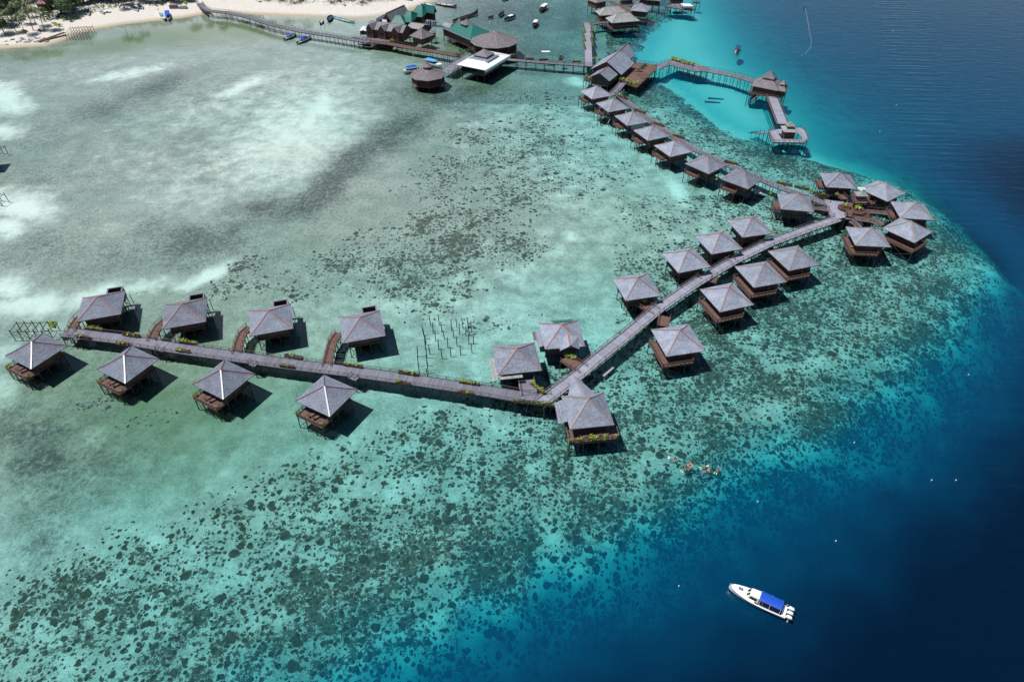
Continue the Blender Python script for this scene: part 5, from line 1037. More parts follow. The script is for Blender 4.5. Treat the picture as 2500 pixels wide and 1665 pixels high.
p = at(1485, 907, .1); t = thing('plank', 'loose weathered plank raft floating beside the diagonal jetty', 'plank', (p.x, p.y, .12), R(48)); planks(-2, 2, -.35, .35, 0, .5, 'y').build('board', 'wood_pale', t)
for i, (px, py) in enumerate([(1750, 229), (1742, 237)]):
    p = at(px, py, -.3); t = thing('sunken_raft', '%s of two dark sunken bars in the turquoise lagoon' % ['upper', 'lower'][i], 'raft', (p.x, p.y, gz(p.x, p.y)+.15), R(-14), 'sunken bars in the lagoon'); b = MB(); b.box(-3.2, 3.2, -.5, .5, 0, .2, 0); b.build('bar', 'boat_dark', t)
# ------------------------------------------------------------------ boats
def hull(b_out, b_in, L_, W_, H_, prow=.3, stern=.8, rake=.12, sheer=.18, full=.55):
    n = 14; S = []
    for i in range(n+1):
        f = i/n; hb = W_/2*(stern+(1-stern)*min(1, f/.35))*(1 if f < full else max(0, 1-((f-full)/(1-full))**2.0)**.72)
        hb = max(hb, .02); zz = H_*(1+sheer*f*f)+prow*max(0, (f-.75)/.25)**2; x = -L_/2+L_*f
        S.append([(x, -hb, zz), (x-0, -hb*.8, zz*.35), (x-rake*L_*.1*f, 0, -.25*H_), (x, hb*.8, zz*.35), (x, hb, zz), (x-.02, hb*.86, zz), (x-.02, -hb*.86, zz)])
    vs = [p for s in S for p in s[:5]]; b_out.add(vs, [(i*5+j, i*5+j+1, (i+1)*5+j+1, (i+1)*5+j) for i in range(n) for j in range(4)]+[(4, 3, 2, 1, 0)], 0)
    m0 = len(b_out.v); vs = [p for s in S for p in (s[0], s[6], s[4], s[5])]
    b_out.add(vs, [(i*4, i*4+1, (i+1)*4+1, (i+1)*4) for i in range(n)]+[(i*4+3, i*4+2, (i+1)*4+2, (i+1)*4+3) for i in range(n)], 0)
    vs = []; 
    for s in S: fl = H_*.35; vs += [s[6], (s[6][0], s[6][1]*.95, fl), (s[5][0], s[5][1]*.95, fl), s[5]]
    b_in.add(vs, [(i*4+j, (i+1)*4+j, (i+1)*4+j+1, i*4+j+1) for i in range(n) for j in range(3)]+[(0, 1, 2, 3)], 0)
    return S
def boat(bow, stern, label, W_=None, outm='white_paint', inm='grey_floor', canopy=None, cover=None, H_=.8, prow=.3, engines=1, z=0., cat='boat', group=None, name='boat', canz=1.9, benches=3, stern_w=.8, ztop=None, deckf=0):
    a, b_ = at(*stern, z+.3), at(*bow, z+.3); d = a-b_; d = b_-a; L_ = math.hypot(d.x, d.y); W_ = W_ or max(1.3, L_*.22)
    t = thing(name, label, cat, ((a.x+b_.x)/2, (a.y+b_.y)/2, z), math.atan2(d.y, d.x), group)
    o, i_ = MB(), MB(); hull(o, i_, L_, W_, H_, prow, stern_w); o.build('hull', outm, t, False); i_.build('inside', inm, t)
    for k in range(benches):
        x = -L_*.3+k*L_*.6/max(1, benches-1); b = MB(); b.box(x-.18, x+.18, -W_*.36, W_*.36, H_*.6, H_*.68, 0); b.build('bench', outm, t)
    if deckf:
        b = MB(); b.add([(L_*.5-.05, 0, H_*1.2+prow*.8), (L_*.5-L_*deckf, W_*.40, H_*1.12), (L_*.5-L_*deckf, -W_*.40, H_*1.12), (L_*.5-L_*deckf*.4, W_*.30, H_*1.17+prow*.2), (L_*.5-L_*deckf*.4, -W_*.30, H_*1.17+prow*.2)], [(0, 3, 4), (3, 1, 2, 4)], 0); b.build('foredeck', outm, t)
    if canopy:
        x0, x1 = canopy[:2]; b = MB(); K = 6
        P = [(x, W_*.46*math.cos(math.pi*j/K), canz+.18*math.sin(math.pi*j/K)) for x in (L_*x0, L_*x1) for j in range(K+1)]
        P2 = [(p[0], p[1], p[2]-.06) for p in P]; b.add(P+P2, [(j, j+1, K+2+j, K+1+j) for j in range(K)]+[(2*(K+1)+j+1, 2*(K+1)+j, 2*(K+1)+K+1+j, 2*(K+1)+K+2+j) for j in range(K)], 0); b.build('canopy', canopy[2], t)
        for x in (x0, x1):
            for s in (-1, 1): strut('canopy_pole', (L_*x, s*W_*.42, H_), (L_*x, s*W_*.44, canz), .03, 'rail', t)
    if cover:
        b = MB(); b.box(-L_*.35, L_*.3, -W_*.4, W_*.4, H_*.95, H_*1.1, 0); b.build('cover', cover, t)
    for k in range(engines):
        y = (k-(engines-1)/2)*.7; b = MB(); b.box(-L_/2-.55, -L_/2-.02, y-.2, y+.2, H_*.7, H_*1.35, 0); b.box(-L_/2-.35, -L_/2-.15, y-.07, y+.07, -.4, H_*.7, 0); b.build('outboard_motor', 'boat_dark', t)
    return t, L_, W_
boat((723, 85), (694, 97), 'left of two grey moored dinghies with blue shade sheets by the long thin jetty', 2.4, canopy=(-.3, .05, 'blue'), deckf=.25)
boat((760, 91), (726, 106), 'right of two grey moored dinghies with blue shade sheets by the long thin jetty', 2.6, canopy=(-.3, .1, 'blue'), deckf=.25)
boat((402, 50), (387, 27), 'white open motorboat beached next to a blue-topped one', 2.6, z=.5, engines=2, inm='boat_teal', deckf=.2)
boat((411, 50), (409, 33), 'small beached boat with a bright blue canopy', 2.6, z=.5, canopy=(-.4, .25, 'blue'))
boat((216.5, 38), (213, 23), 'single white boat with dark cover drawn up under the trees', 2.2, z=1.8, cover='navy', engines=0)
boat((253, 35), (235, 20), 'white boat with raised bow drawn up beside a pale trailer', 2.6, z=1.6, engines=0, inm='navy')
boat((336, 28), (316, 12), 'left of two beached boats under dark blue tarpaulins by the trees', 3.0, z=1.4, cover='navy', engines=0)
boat((349, 23), (334, 10), 'right of two beached boats under dark blue tarpaulins by the trees', 2.2, z=1.5, cover='navy', engines=0)
boat((866, 57), (812, 42), 'long white and teal wooden boat with dark raised prow at the beach', 3.0, 'white_paint', 'boat_teal', prow=1.2, engines=0, H_=.7, name='longboat', stern_w=.5, z=-.1)
boat((802, 54), (808, 41), 'dark cluttered boat touching the stern of the long teal boat', 3.0, 'boat_dark', 'navy', engines=1, H_=.9)
boat((1115, 17.5), (1063, 10), 'long maroon wooden boat floating near the beach corner', 2.4, 'boat_maroon', 'cloth_white', prow=.9, engines=0, H_=.7, name='longboat', stern_w=.4)
boat((1167, 33), (1106, 52), 'long dark canoe with a white sheet amidships behind the green-roofed hall', 2.2, 'boat_dark', 'wood_red', prow=1.6, engines=0, H_=.8, name='longboat', stern_w=.5, cover=None)
boat((1056, 17), (1038, 10), 'narrow pale blue skiff at the water line', 1.8, 'blue_light', 'white_paint', engines=1, H_=.6)
boat((1006, 3), (985, -3), 'dark-sided beached boat at the top edge', 3.2, 'boat_dark', 'cloth_white', z=.5, engines=0, prow=.6)
boat((1205, 41), (1192, 44), 'small brown dugout in the middle of the moored boats', 1.5, 'wood_red', 'wood_brown', engines=0, H_=.7)
boat((1231, 30), (1219, 39), 'dark moored boat with a boom over its bow', 1.8, 'boat_dark', 'boat_dark', engines=1, canopy=(-.3, .2, 'boat_dark'), canz=1.5)
boat((1259, 40), (1233, 48), 'long slim moored boat with cloth strips, right of the brown dugout', 1.9, 'boat_dark', 'navy', engines=1, canopy=(-.2, .2, 'cloth_white'), canz=1.4)
boat((1335, 15), (1319, 27), 'pale canopied moored boat nearest the top edge', 2.6, 'boat_dark', 'wood_red', engines=1, canopy=(-.3, .35, 'cream'), canz=1.8)
boat((1312, 52), (1303, 65), 'moored boat nearest the round hall, white canopy and red sides', 2.2, 'boat_dark', 'boat_maroon', engines=1, canopy=(-.3, .2, 'cloth_white'), canz=1.6)
boat((1241, -3), (1226, 1), 'dark moored boat cut by the top edge', 2, 'boat_dark', 'boat_dark', engines=0)
boat((1797, 136), (1802, 120), 'lone boat with a dark canopy on the turquoise water', 2.6, 'wood_red', 'cloth_white', engines=1, canopy=(-.45, .2, 'navy'), canz=2.0)
boat((984, 178), (1020, 172), 'white boat with a bright blue canopy left of the octagonal pavilion', 3.0, canopy=(-.4, .25, 'blue'), canz=2.4, H_=1.1, deckf=.2)
boat((1080, 165), (1042, 155), 'white cabin boat with a light blue canopy behind the octagonal pavilion', 3.2, canopy=(-.5, .1, 'blue_light'), canz=2.4, H_=1.2, deckf=.35)
# the large speedboat
A, B = at(1919, 1498, .7), at(1780, 1431, .9); d = B-A; L_ = math.hypot(d.x, d.y); W_ = L_*.27
t = thing('speedboat', 'white speedboat with a blue canopy and three outboards on dark blue open water', 'speedboat', ((A.x+B.x)/2, (A.y+B.y)/2, 0), math.atan2(d.y, d.x))
o, i_ = MB(), MB(); S = hull(o, i_, L_, W_, 1.15, .25, .86, .3, .25, .52); o.build('hull', 'white_paint', t); i_.build('cockpit_floor', 'grey_floor', t)
b = MB(); xs_ = [L_*.5-.1, L_*.40, L_*.28, L_*.16, L_*.04]; hb = [.1, W_*.24, W_*.36, W_*.42, W_*.43]; P = []
for x, h in zip(xs_, hb): P += [(x, -h, 1.35+.3*max(0, x/L_)), (x, 0, 1.6+.3*max(0, x/L_)), (x, h, 1.35+.3*max(0, x/L_))]
b.add(P, [(i*3+j, i*3+j+1, (i+1)*3+j+1, (i+1)*3+j) for i in range(4) for j in range(2)], 0); b.build('foredeck', 'white_paint', t, True)
b = MB(); c0, c1, c2 = L_*.20, L_*.13, -L_*.02
b.add([(c0, -W_*.26, 1.5), (c0, W_*.26, 1.5), (c1, W_*.28, 2.35), (c1, -W_*.28, 2.35), (c2, -W_*.30, 2.45), (c2, W_*.30, 2.45), (c2, -W_*.36, 1.3), (c2, W_*.36, 1.3), (c1+.3, -W_*.34, 1.4), (c1+.3, W_*.34, 1.4)], [(0, 1, 2, 3), (3, 2, 5, 4), (1, 9, 2), (9, 7, 5, 2), (8, 0, 3), (6, 8, 3, 4)], 0); cb = b.build('cabin', 'cream', t)
for s in (-1, 1):
    b = MB(); y0, y1 = (W_*.05, W_*.235) if s > 0 else (-W_*.235, -W_*.05); e = .03
    b.add([(c0-.1+e, y0, 1.64), (c0-.1+e, y1, 1.64), (c1+.15+e, y1, 2.25), (c1+.15+e, y0, 2.25)], [(0, 1, 2, 3)], 0); b.build('windscreen', 'glass', cb)
    b = MB(); b.add([(c1-.1, s*(W_*.305), 2.18), (c2+.3, s*(W_*.32), 2.2), (c2+.3, s*(W_*.352), 1.65), (c1+.15, s*(W_*.335), 1.65)], [(0, 1, 2, 3)], 0); b.build('side_window', 'glass', cb)
b = MB(); b.box(L_*.27, L_*.35, -W_*.10, W_*.08, 1.78, 1.83, 0); b.build('deck_hatch', 'grey_floor', t)
b = MB(); x0, x1 = -L_*.40, c2-.02; K = 8
P = [(x, W_*.37*math.cos(math.pi*j/K), 2.45+.16*math.sin(math.pi*j/K)) for x in (x0, x1) for j in range(K+1)]; P += [(p[0], p[1], p[2]-.05) for p in P]; n_ = K+1
b.add(P, [(j, j+1, n_+j+1, n_+j) for j in range(K)]+[(2*n_+j+1, 2*n_+j, 3*n_+j, 3*n_+j+1) for j in range(K)], 0); b.build('canopy', 'blue', t)
for x in (x0+.1, (x0+x1)/2, x1-.2):
    for s in (-1, 1): strut('canopy_pole', (x, s*W_*.42, 1.2), (x, s*W_*.37, 2.46), .035, 'white_paint', t)
for s in (-1, 1): b = MB(); b.box(-L_*.42, -L_*.03, s*W_*.33-.14, s*W_*.33+.14, .45, .85, 0); b.build('side_bench', 'grey_floor', t)
b = MB(); b.box(-L_*.49, -L_*.43, -W_*.36, W_*.36, .5, 1.15, 0); b.build('rear_bench', 'white_paint', t)
for k in (-1, 0, 1):
    b = MB(); y = k*.85; b.tube([(-L_/2+.05, y, 1.2), (-L_/2-.25, y, 1.55), (-L_/2-.75, y, 1.5), (-L_/2-1.0, y, 1.2)], [.12, .3, .3, .12], 8); m_ = b.build('outboard_motor', 'white_paint', t, True)
    b = MB(); b.box(-L_/2-.65, -L_/2-.4, y-.08, y+.08, -.4, 1.2, 0); b.build('shaft', 'cream', m_)
b = MB(); b.tube([(-L_*.06, -W_*.5-.12, .75), (-L_*.06, -W_*.5-.12, 1.2)], [.17, .17], 8); b.build('fender', 'white_paint', t)
b = MB(); b.bar((L_*.5-.3, -.25, 1.75), (L_*.5+.05, 0, 1.8), .08); b.bar((L_*.5-.3, .25, 1.75), (L_*.5+.05, 0, 1.8), .08); b.build('bow_roller', 'grey_floor', t)
for s in (-1, 1): strut('stern_rail', (-L_*.45, s*W_*.40, 1.3), (-L_*.48, s*W_*.36, 2.0), .04, 'white_paint', t)
# ------------------------------------------------------------------ people
def person(loc, rz, pose, label, top, legs, hairm='hair', fins=None, arms='side', pants=None):
    """one continuous skinned body; pose 'float' lies face down, 'stand' is upright"""
    if pose == 'stand':
        J = {'pel': (0, 0, .95), 'wst': (0, 0, 1.12), 'che': (0, 0, 1.35), 'nek': (0, 0, 1.5), 'hed': (0, .02, 1.62), 'top': (0, .02, 1.74), 'shL': (-.19, 0, 1.42), 'elL': (-.25, .03, 1.14), 'wrL': (-.24, .12, .90), 'shR': (.19, 0, 1.42), 'elR': (.25, .03, 1.14), 'wrR': (.24, .12, .90),
             'hpL': (-.10, 0, .90), 'knL': (-.11, .05, .5), 'anL': (-.12, -.05, .09), 'toL': (-.13, .13, .04), 'hpR': (.10, 0, .90), 'knR': (.11, .0, .5), 'anR': (.12, .05, .09), 'toR': (.13, .22, .04)}
    else:
        J = {'pel': (0, 0, .06), 'wst': (0, .18, .08), 'che': (0, .40, .10), 'nek': (0, .54, .10), 'hed': (0, .66, .08), 'top': (0, .77, .06), 'shL': (-.19, .46, .08), 'elL': (-.36, .58, .0), 'wrL': (-.40, .82, -.02), 'shR': (.19, .46, .08), 'elR': (.34, .35, .0), 'wrR': (.42, .12, -.03),
             'hpL': (-.10, -.06, .05), 'knL': (-.14, -.46, .0), 'anL': (-.16, -.86, .02), 'toL': (-.17, -1.02, .0), 'hpR': (.10, -.06, .05), 'knR': (.15, -.45, -.03), 'anR': (.19, -.84, .05), 'toR': (.2, -1.0, .03)}
    Rr = {'pel': .15, 'wst': .125, 'che': .15, 'nek': .06, 'hed': .10, 'top': .075, 'shL': .07, 'elL': .045, 'wrL': .032, 'shR': .07, 'elR': .045, 'wrR': .032, 'hpL': .09, 'knL': .06, 'anL': .042, 'toL': .035, 'hpR': .09, 'knR': .06, 'anR': .042, 'toR': .035}
    E_ = [('pel', 'wst'), ('wst', 'che'), ('che', 'nek'), ('nek', 'hed'), ('hed', 'top'), ('che', 'shL'), ('shL', 'elL'), ('elL', 'wrL'), ('che', 'shR'), ('shR', 'elR'), ('elR', 'wrR'), ('pel', 'hpL'), ('hpL', 'knL'), ('knL', 'anL'), ('anL', 'toL'), ('pel', 'hpR'), ('hpR', 'knR'), ('knR', 'anR'), ('anR', 'toR')]
    for s in 'LR':       # palm, four fingers and a thumb
        w_ = Vector(J['wr'+s]); dr = (w_-Vector(J['el'+s])).normalized(); sd_ = dr.cross(Vector((0, 0, 1)) if abs(dr.z) < .8 else Vector((0, 1, 0))).normalized()
        J['pa'+s] = tuple(w_+dr*.07); Rr['pa'+s] = .034; E_.append(('wr'+s, 'pa'+s))
        for k in range(4): nm = 'f%d%s' % (k, s); J[nm] = tuple(w_+dr*(.16-.012*abs(k-1.3))+sd_*(.024*(k-1.5))); Rr[nm] = .009; E_.append(('pa'+s, nm))
        nm = 'th'+s; J[nm] = tuple(w_+dr*.09+sd_*.06); Rr[nm] = .011; E_.append(('wr'+s, nm))
    names = list(J); me = bpy.data.meshes.new('body'); me.from_pydata([J[n] for n in names], [(names.index(a), names.index(b)) for a, b in E_], [])
    t = thing('person', label, 'person', loc, rz)
    o = put('body', me, t); md = o.modifiers.new('skin', 'SKIN'); o.modifiers.new('sub', 'SUBSURF').render_levels = 1
    if not me.skin_vertices: me.attributes
    sv = me.skin_vertices[0].data if len(me.skin_vertices) else None
    if sv is None:
        bpy.context.view_layer.objects.active = o; bpy.ops.mesh.customdata_skin_add(); sv = me.skin_vertices[0].data
    for i, n in enumerate(names): sv[i].radius = (Rr[n], Rr[n]); sv[i].use_root = (n == 'pel')
    me.materials.append(M[legs])
    hd = Vector(J['hed']); up = (Vector(J['top'])-hd).normalized(); b = MB(); b.tube([hd-up*.02-Vector((0, 0, 0)), hd+up*.06, hd+up*.13, hd+up*.16], [.108, .115, .08, .02], 10); h = b.build('hair', hairm, t, True)
    if pose == 'stand': h.location.y = -.025
    else: h.location.z = .02
    b = MB(); P = [Vector(J['pel'])*1, Vector(J['wst']), Vector(J['che']), (Vector(J['che'])+Vector(J['nek']))/2]; b.tube(P, [.165, .15, .19, .12], 10); b.build('shirt', top, t, True)
    b = MB()
    for s in 'LR': b.tube([Vector(J['pel'])*.5+Vector(J['hp'+s])*.5, (Vector(J['hp'+s])+Vector(J['kn'+s]))/2], [.12, .095], 8)
    b.build('shorts', pants or 'cloth_dark', t, True)
    # face: eyes, nose, mouth in front of the head
    fwd = Vector((0, 1, 0)) if pose == 'stand' else Vector((0, 0, -1)); sd_ = Vector((1, 0, 0)); b = MB()
    for s in (-1, 1): c = hd+up*.03+fwd*.095+sd_*s*.035; b.bar(c-sd_*.012, c+sd_*.012, .014)
    b.bar(hd-up*.05+fwd*.09-sd_*.03, hd-up*.05+fwd*.09+sd_*.03, .012); b.build('face', 'hair', t)
    if fins:
        for s in 'LR':
            a = Vector(J['an'+s]); q = Vector(J['to'+s]); dr = (q-a).normalized(); b = MB(); sd2 = Vector((1, 0, 0))
            b.add([q-sd2*.06, q+sd2*.06, q+dr*.5+sd2*.13, q+dr*.5-sd2*.13, q-sd2*.06+Vector((0, 0, .03)), q+sd2*.06+Vector((0, 0, .03)), q+dr*.5+sd2*.13+Vector((0, 0, .02)), q+dr*.5-sd2*.13+Vector((0, 0, .02))], [(3, 2, 1, 0), (4, 5, 6, 7), (0, 1, 5, 4), (1, 2, 6, 5), (2, 3, 7, 6), (3, 0, 4, 7)], 0); b.build('fin', fins, t)
    return t
def heading(a, b_): 
    p, q = at(*a, 0), at(*b_, 0); d = q-p; return (p+q)/2, math.atan2(d.y, d.x)-math.pi/2
for (a, b_, l, top, leg, fin) in [((1641, 1119), (1655, 1123), 'leftmost snorkeller with pale fins, face down', 'cloth_dark', 'skin', 'cloth_white'),
        ((1670, 1147), (1683, 1140), 'snorkeller in dark clothing beside the orange ring', 'cloth_dark', 'skin', 'lime'),
        ((1714, 1142), (1735, 1137), 'snorkeller in white with lime fins and outstretched arms', 'cloth_white', 'skin', 'lime'),
        ((1717, 1153), (1735, 1147), 'snorkeller with blue fins below the one in white', 'skin', 'skin', 'bluefin'),
        ((1748, 1153), (1759, 1138), 'rightmost snorkeller in a blue top with lime fins', 'bluefin', 'skin', 'lime')]:
    p, r_ = heading(a, b_); p.z = .06; person(p, r_, 'float', l, top, leg, 'hair', fin)
q = at(1684.8, 1136.6, .05); t = thing('lifebuoy', 'orange ring float beside the snorkeller in dark clothing', 'lifebuoy', (q.x, q.y, .06)); b = MB()
n1_, n2_ = 20, 8; vs_ = [((.48+.13*math.cos(2*math.pi*j/n2_))*math.cos(2*math.pi*i/n1_), (.48+.13*math.cos(2*math.pi*j/n2_))*math.sin(2*math.pi*i/n1_), .13*math.sin(2*math.pi*j/n2_)) for i in range(n1_) for j in range(n2_)]
b.add(vs_, [(i*n2_+j, ((i+1) % n1_)*n2_+j, ((i+1) % n1_)*n2_+(j+1) % n2_, i*n2_+(j+1) % n2_) for i in range(n1_) for j in range(n2_)], 0); b.build('ring', 'orange', t, True)
q = at(645, 50, 3.05); person((q.x, q.y, 3.03), 1.2, 'stand', 'person in dark clothes walking on the long thin jetty', 'cloth_dark', 'skin', 'hair', pants='cloth_dark')
q = at(1891, 637, 2.82); person((q.x, q.y, 2.8), .6, 'stand', 'person in white standing on a sea-side bungalow balcony', 'cloth_white', 'skin', 'hair')
# ------------------------------------------------------------------ buoys and float line
BUOY = [(1849.6, 1225, 'just below the group of snorkellers'), (2179, 78, 'upper right, left of the wake'), (2148, 322, 'biggest of those on the blue water right of the end deck'), (2188, 258, 'between the wake and the end deck'), (2140, 15, 'at the top edge on blue water'), (1838, 130, 'on turquoise water right of the lone boat'), (2274, 1173, 'left of two lonely ones on the lower dark water'), (2333, 1173, 'right of two lonely ones on the lower dark water'), (2364, 916, 'on dark water near the right edge'), (2085, 1081, 'on dark water off the reef edge'), (2040, 1321, 'right above the speedboat'), (1657, 1431, 'left of the speedboat')]
for px, py, l in BUOY:
    q = at(px, py, 0); t = thing('buoy', 'small white float '+l, 'buoy', (q.x, q.y, 0), group='small white floats')
    put('float', cached('buoy', lambda: (lambda b: (b.tube([(0, 0, -.15), (0, 0, -.05), (0, 0, .15), (0, 0, .3), (0, 0, .36)], [.05, .10, .11, .08, .03], 10), b.mesh('float', M['white_paint'], True))[1])(MB())), t)
pts = [(1966, 22), (1971, 45), (1975, 70), (1979, 92), (1981, 105), (1978, 118), (1966, 131), (1949, 139)]
q0 = at(*pts[0], 0); t = thing('float_line', 'curved line of tiny white floats on the blue water, upper right', 'float line', (q0.x, q0.y, 0)); b = MB(); c = MB()
for a, e_ in zip(pts, pts[1:]):
    A, B = at(*a, .06)-Vector((q0.x, q0.y, 0)), at(*e_, .06)-Vector((q0.x, q0.y, 0)); b.bar(A, B, .02); n = int((B-A).length/2.6)
    for k in range(n): p = A.lerp(B, k/n); c.tube([p-Vector((.16, 0, 0)), p+Vector((.16, 0, 0))], [.07, .07], 6)
b.build('rope', 'white_paint', t); c.build('small_float', 'white_paint', t)
q = at(1963.5, 20, .2); t = thing('buoy', 'small dark marker buoy heading the float line', 'buoy', (q.x, q.y, 0)); b = MB(); b.tube([(0, 0, -.2), (0, 0, .5), (0, 0, 1.2)], [.4, .4, .05], 8); b.build('float', 'boat_dark', t)
# ------------------------------------------------------------------ shore: trees, palms, rocks, huts
def zland(px, py):
    p = at(px, py, 1.5); z = max(gz(p.x, p.y), .1); p = at(px, py, z); return p.x, p.y, z
TK = {}
def tree(px, py, h, label, k, group='broadleaf trees behind the beach', pos=None):
    x, y, z = pos or zland(px, py); t = thing('broadleaf_tree', label, 'tree', (x, y, z-.2), random.uniform(0, 6.28), group)
    def tr():
        b = MB(); rr = random.Random(k); b.tube([(0, 0, 0), (.1, .05, h*.25), (-.05, .1, h*.5), (0, 0, h*.75)], [.035*h, .028*h, .02*h, .01*h], 7)
        for i in range(7): a = rr.uniform(0, 6.28); z0 = h*rr.uniform(.3, .6); l = h*rr.uniform(.2, .35); b.tube([(0, 0, z0), (math.cos(a)*l*.6, math.sin(a)*l*.6, z0+l*.5), (math.cos(a)*l, math.sin(a)*l, z0+l*.7)], [.014*h, .009*h, .004*h], 5)
        return b.mesh('trunk', M['trunk'])
    s = h/10
    tk = put('trunk', cached(('trunk', k, h), tr), t)
    c = put('crown', cached(('crown', k), lambda: leafball(3400, 5.2, 5.2, 4.2, .34, 100+k, 13, 5.0).mesh('crown', M['leaf_tree' if k % 3 else 'leaf_dark'])), t); c.scale = (s, s, s)
def palm(px, py, h, label, k, group='coconut palms', pos=None):
    x, y, z = pos or zland(px, py); t = thing('palm_tree', label, 'palm', (x, y, z-.2), random.uniform(0, 6.28), group); ln = h*.14
    def tr(): b = MB(); b.tube([(0, 0, 0), (ln*.2, 0, h*.3), (ln*.6, 0, h*.65), (ln, 0, h)], [.24, .17, .14, .12], 7); return b.mesh('trunk', M['trunk'])
    def cr():
        b = MB(); rr = random.Random(k)
        for i in range(20):
            a = 2*math.pi*i/20+rr.uniform(-.15, .15); l = rr.uniform(3.0, 4.2); up_ = rr.uniform(.1, 1.2); P = []
            for j in range(7): f = j/6; P.append(Vector((math.cos(a)*l*f*(1-.12*f), math.sin(a)*l*f*(1-.12*f), up_*math.sin(math.pi*f*.8)*1.5-1.9*f*f)))
            sd_ = Vector((-math.sin(a), math.cos(a), 0))
            for p, q in zip(P, P[1:]):
                for s in (-1, 1):
                    for e in (0, .5):
                        m0 = p.lerp(q, e); m1 = p.lerp(q, e+.32); w_ = .75*(1-abs((m0.length/l)-.45)*.9); b.add([m0, m1, m1+sd_*s*w_+Vector((math.cos(a)*.3, math.sin(a)*.3, -.35)), m0+sd_*s*w_*.9+Vector((math.cos(a)*.3, math.sin(a)*.3, -.35))], [(0, 1, 2, 3)])
        return b.mesh('crown', M['palm'])
    put('trunk', cached(('ptrunk', h), tr), t); c = put('crown', cached(('pcrown', k), cr), t); c.location = (ln, 0, h)
tl = [(0, 14, 9), (12, 35, 8), (3, 62, 9), (20, 8, 9), (40, 20, 8), (60, 6, 8), (62, 28, 7), (30, 50, 7), (85, 4, 8), (12, 84, 7), (112, 6, 7), (135, 20, 8), (150, 34, 9), (170, 42, 8), (160, 22, 9), (182, 30, 9), (188, 12, 9), (140, 2, 9), (165, 2, 9), (205, 8, 9), (222, 3, 9), (246, 4, 8), (268, 6, 8), (290, 3, 8), (312, 0, 8), (340, -2, 8), (362, 6, 7), (385, 4, 7), (405, 2, 6), (425, 4, 6), (446, 2, 6), (462, 4, 5), (300, -20, 9), (360, -22, 9), (250, -18, 10), (200, -16, 10), (420, -24, 9), (480, -22, 8), (540, -18, 8), (610, -16, 8), (-25, 30, 9), (-35, 70, 9)]
for i, (px, py, h) in enumerate(tl):
    lab = ['big round bright-green tree right of the hidden red-roofed house', 'second crown of the round bright-green tree clump'][i-12] if i in (12, 13) else 'dark green broadleaf crown merging into the belt behind the beach'
    tree(px, py, float(h)*1.3, lab, i % 5 if i not in (12, 13) else 3)
tl += [(x_, y_, 8) for x_, y_ in [(22, 55), (36, 34), (50, 14), (28, 90), (75, 52), (8, 104), (100, -8), (128, -4), (150, 12), (176, 16), (194, 20), (214, 20), (232, 12), (258, -6), (276, -4), (322, -8), (350, 8), (376, -6), (394, 12), (412, 12), (434, -8), (88, 70), (52, 96), (6, 66), (18, 78), (40, 68), (66, 56), (78, 34), (94, 18), (56, 40), (10, 90), (34, 102), (180, 44), (146, 44), (128, 34), (196, 34), (215, 10), (2, 82), (16, 92), (24, 72), (46, 84), (74, 66), (108, 22), (118, 50), (-10, 95), (60, 90), (92, 44)]]
pl = [(28, 40, 11), (48, 60, 9), (70, 44, 11), (82, 76, 9), (62, 84, 8), (88, 60, 10), (108, 74, 9), (18, 66, 10), (100, 30, 11), (124, 12, 11), (130, 40, 9), (292, 20, 11), (305, 22, 12), (318, 6, 12), (282, 14, 12), (40, 78, 9), (8, 30, 11), (450, -6, 11), (500, -8, 10), (522, -6, 11), (545, -10, 10), (572, -6, 10), (590, -12, 11), (625, -8, 11), (650, -12, 10), (470, -14, 12), (690, -10, 10), (740, -12, 11)]
for i, (px, py, h) in enumerate(pl):
    palm(px, py, float(h)*1.12, 'coconut palm with drooping fronds, %s' % ((['second','third','rightmost','leftmost'][i-11]+' of four above the beached boats') if 11 <= i < 15 else 'lower one over the dark left corner' if i == 15 else 'upper one over the dark left corner' if i == 16 else ['at the left corner of the beach', 'front row on the grey sand patch', 'tall, over the hidden house', 'leaning at the stone wall', 'on the shaded sand by the rocks', 'middle of the left palm group', 'right of the stone wall end', 'over the rocks at far left', 'behind the hidden red-roofed house', 'left of the round bright-green tree', 'beside the small hedge'][i] if i < 11 else ('' if 0 else 'beyond the top edge behind the beach')), i % 4)
for i, (px, py, s) in enumerate([(110, 42, 2.2), (122, 46, 2.0), (134, 63, 1.6), (145, 66, 1.6), (98, 78, 1.2), (60, 80, 1.4), (158, 50, 2.0), (175, 54, 2.0), (190, 46, 2.0), (380, 14, 1.6), (395, 12, 1.8), (452, 10, 1.5), (440, 14, 1.4), (200, 40, 1.6), (120, 30, 2.)]):
    x, y, z = zland(px, py); bush(0, 0, z, '%s low green shrub on the upper beach counting from the left' % ['fourth', 'seventh', 'eighth', 'ninth', 'third', 'second', 'tenth', 'eleventh', 'twelfth', 'fourteenth', 'fifteenth', 'last', 'sixteenth', 'thirteenth', 'fifth'][i], s, 'leaf_dark' if i not in (2, 3, 11) else 'leaf', 'shrubs on the upper beach', loc=Vector((x, y, z)), name='shrub')
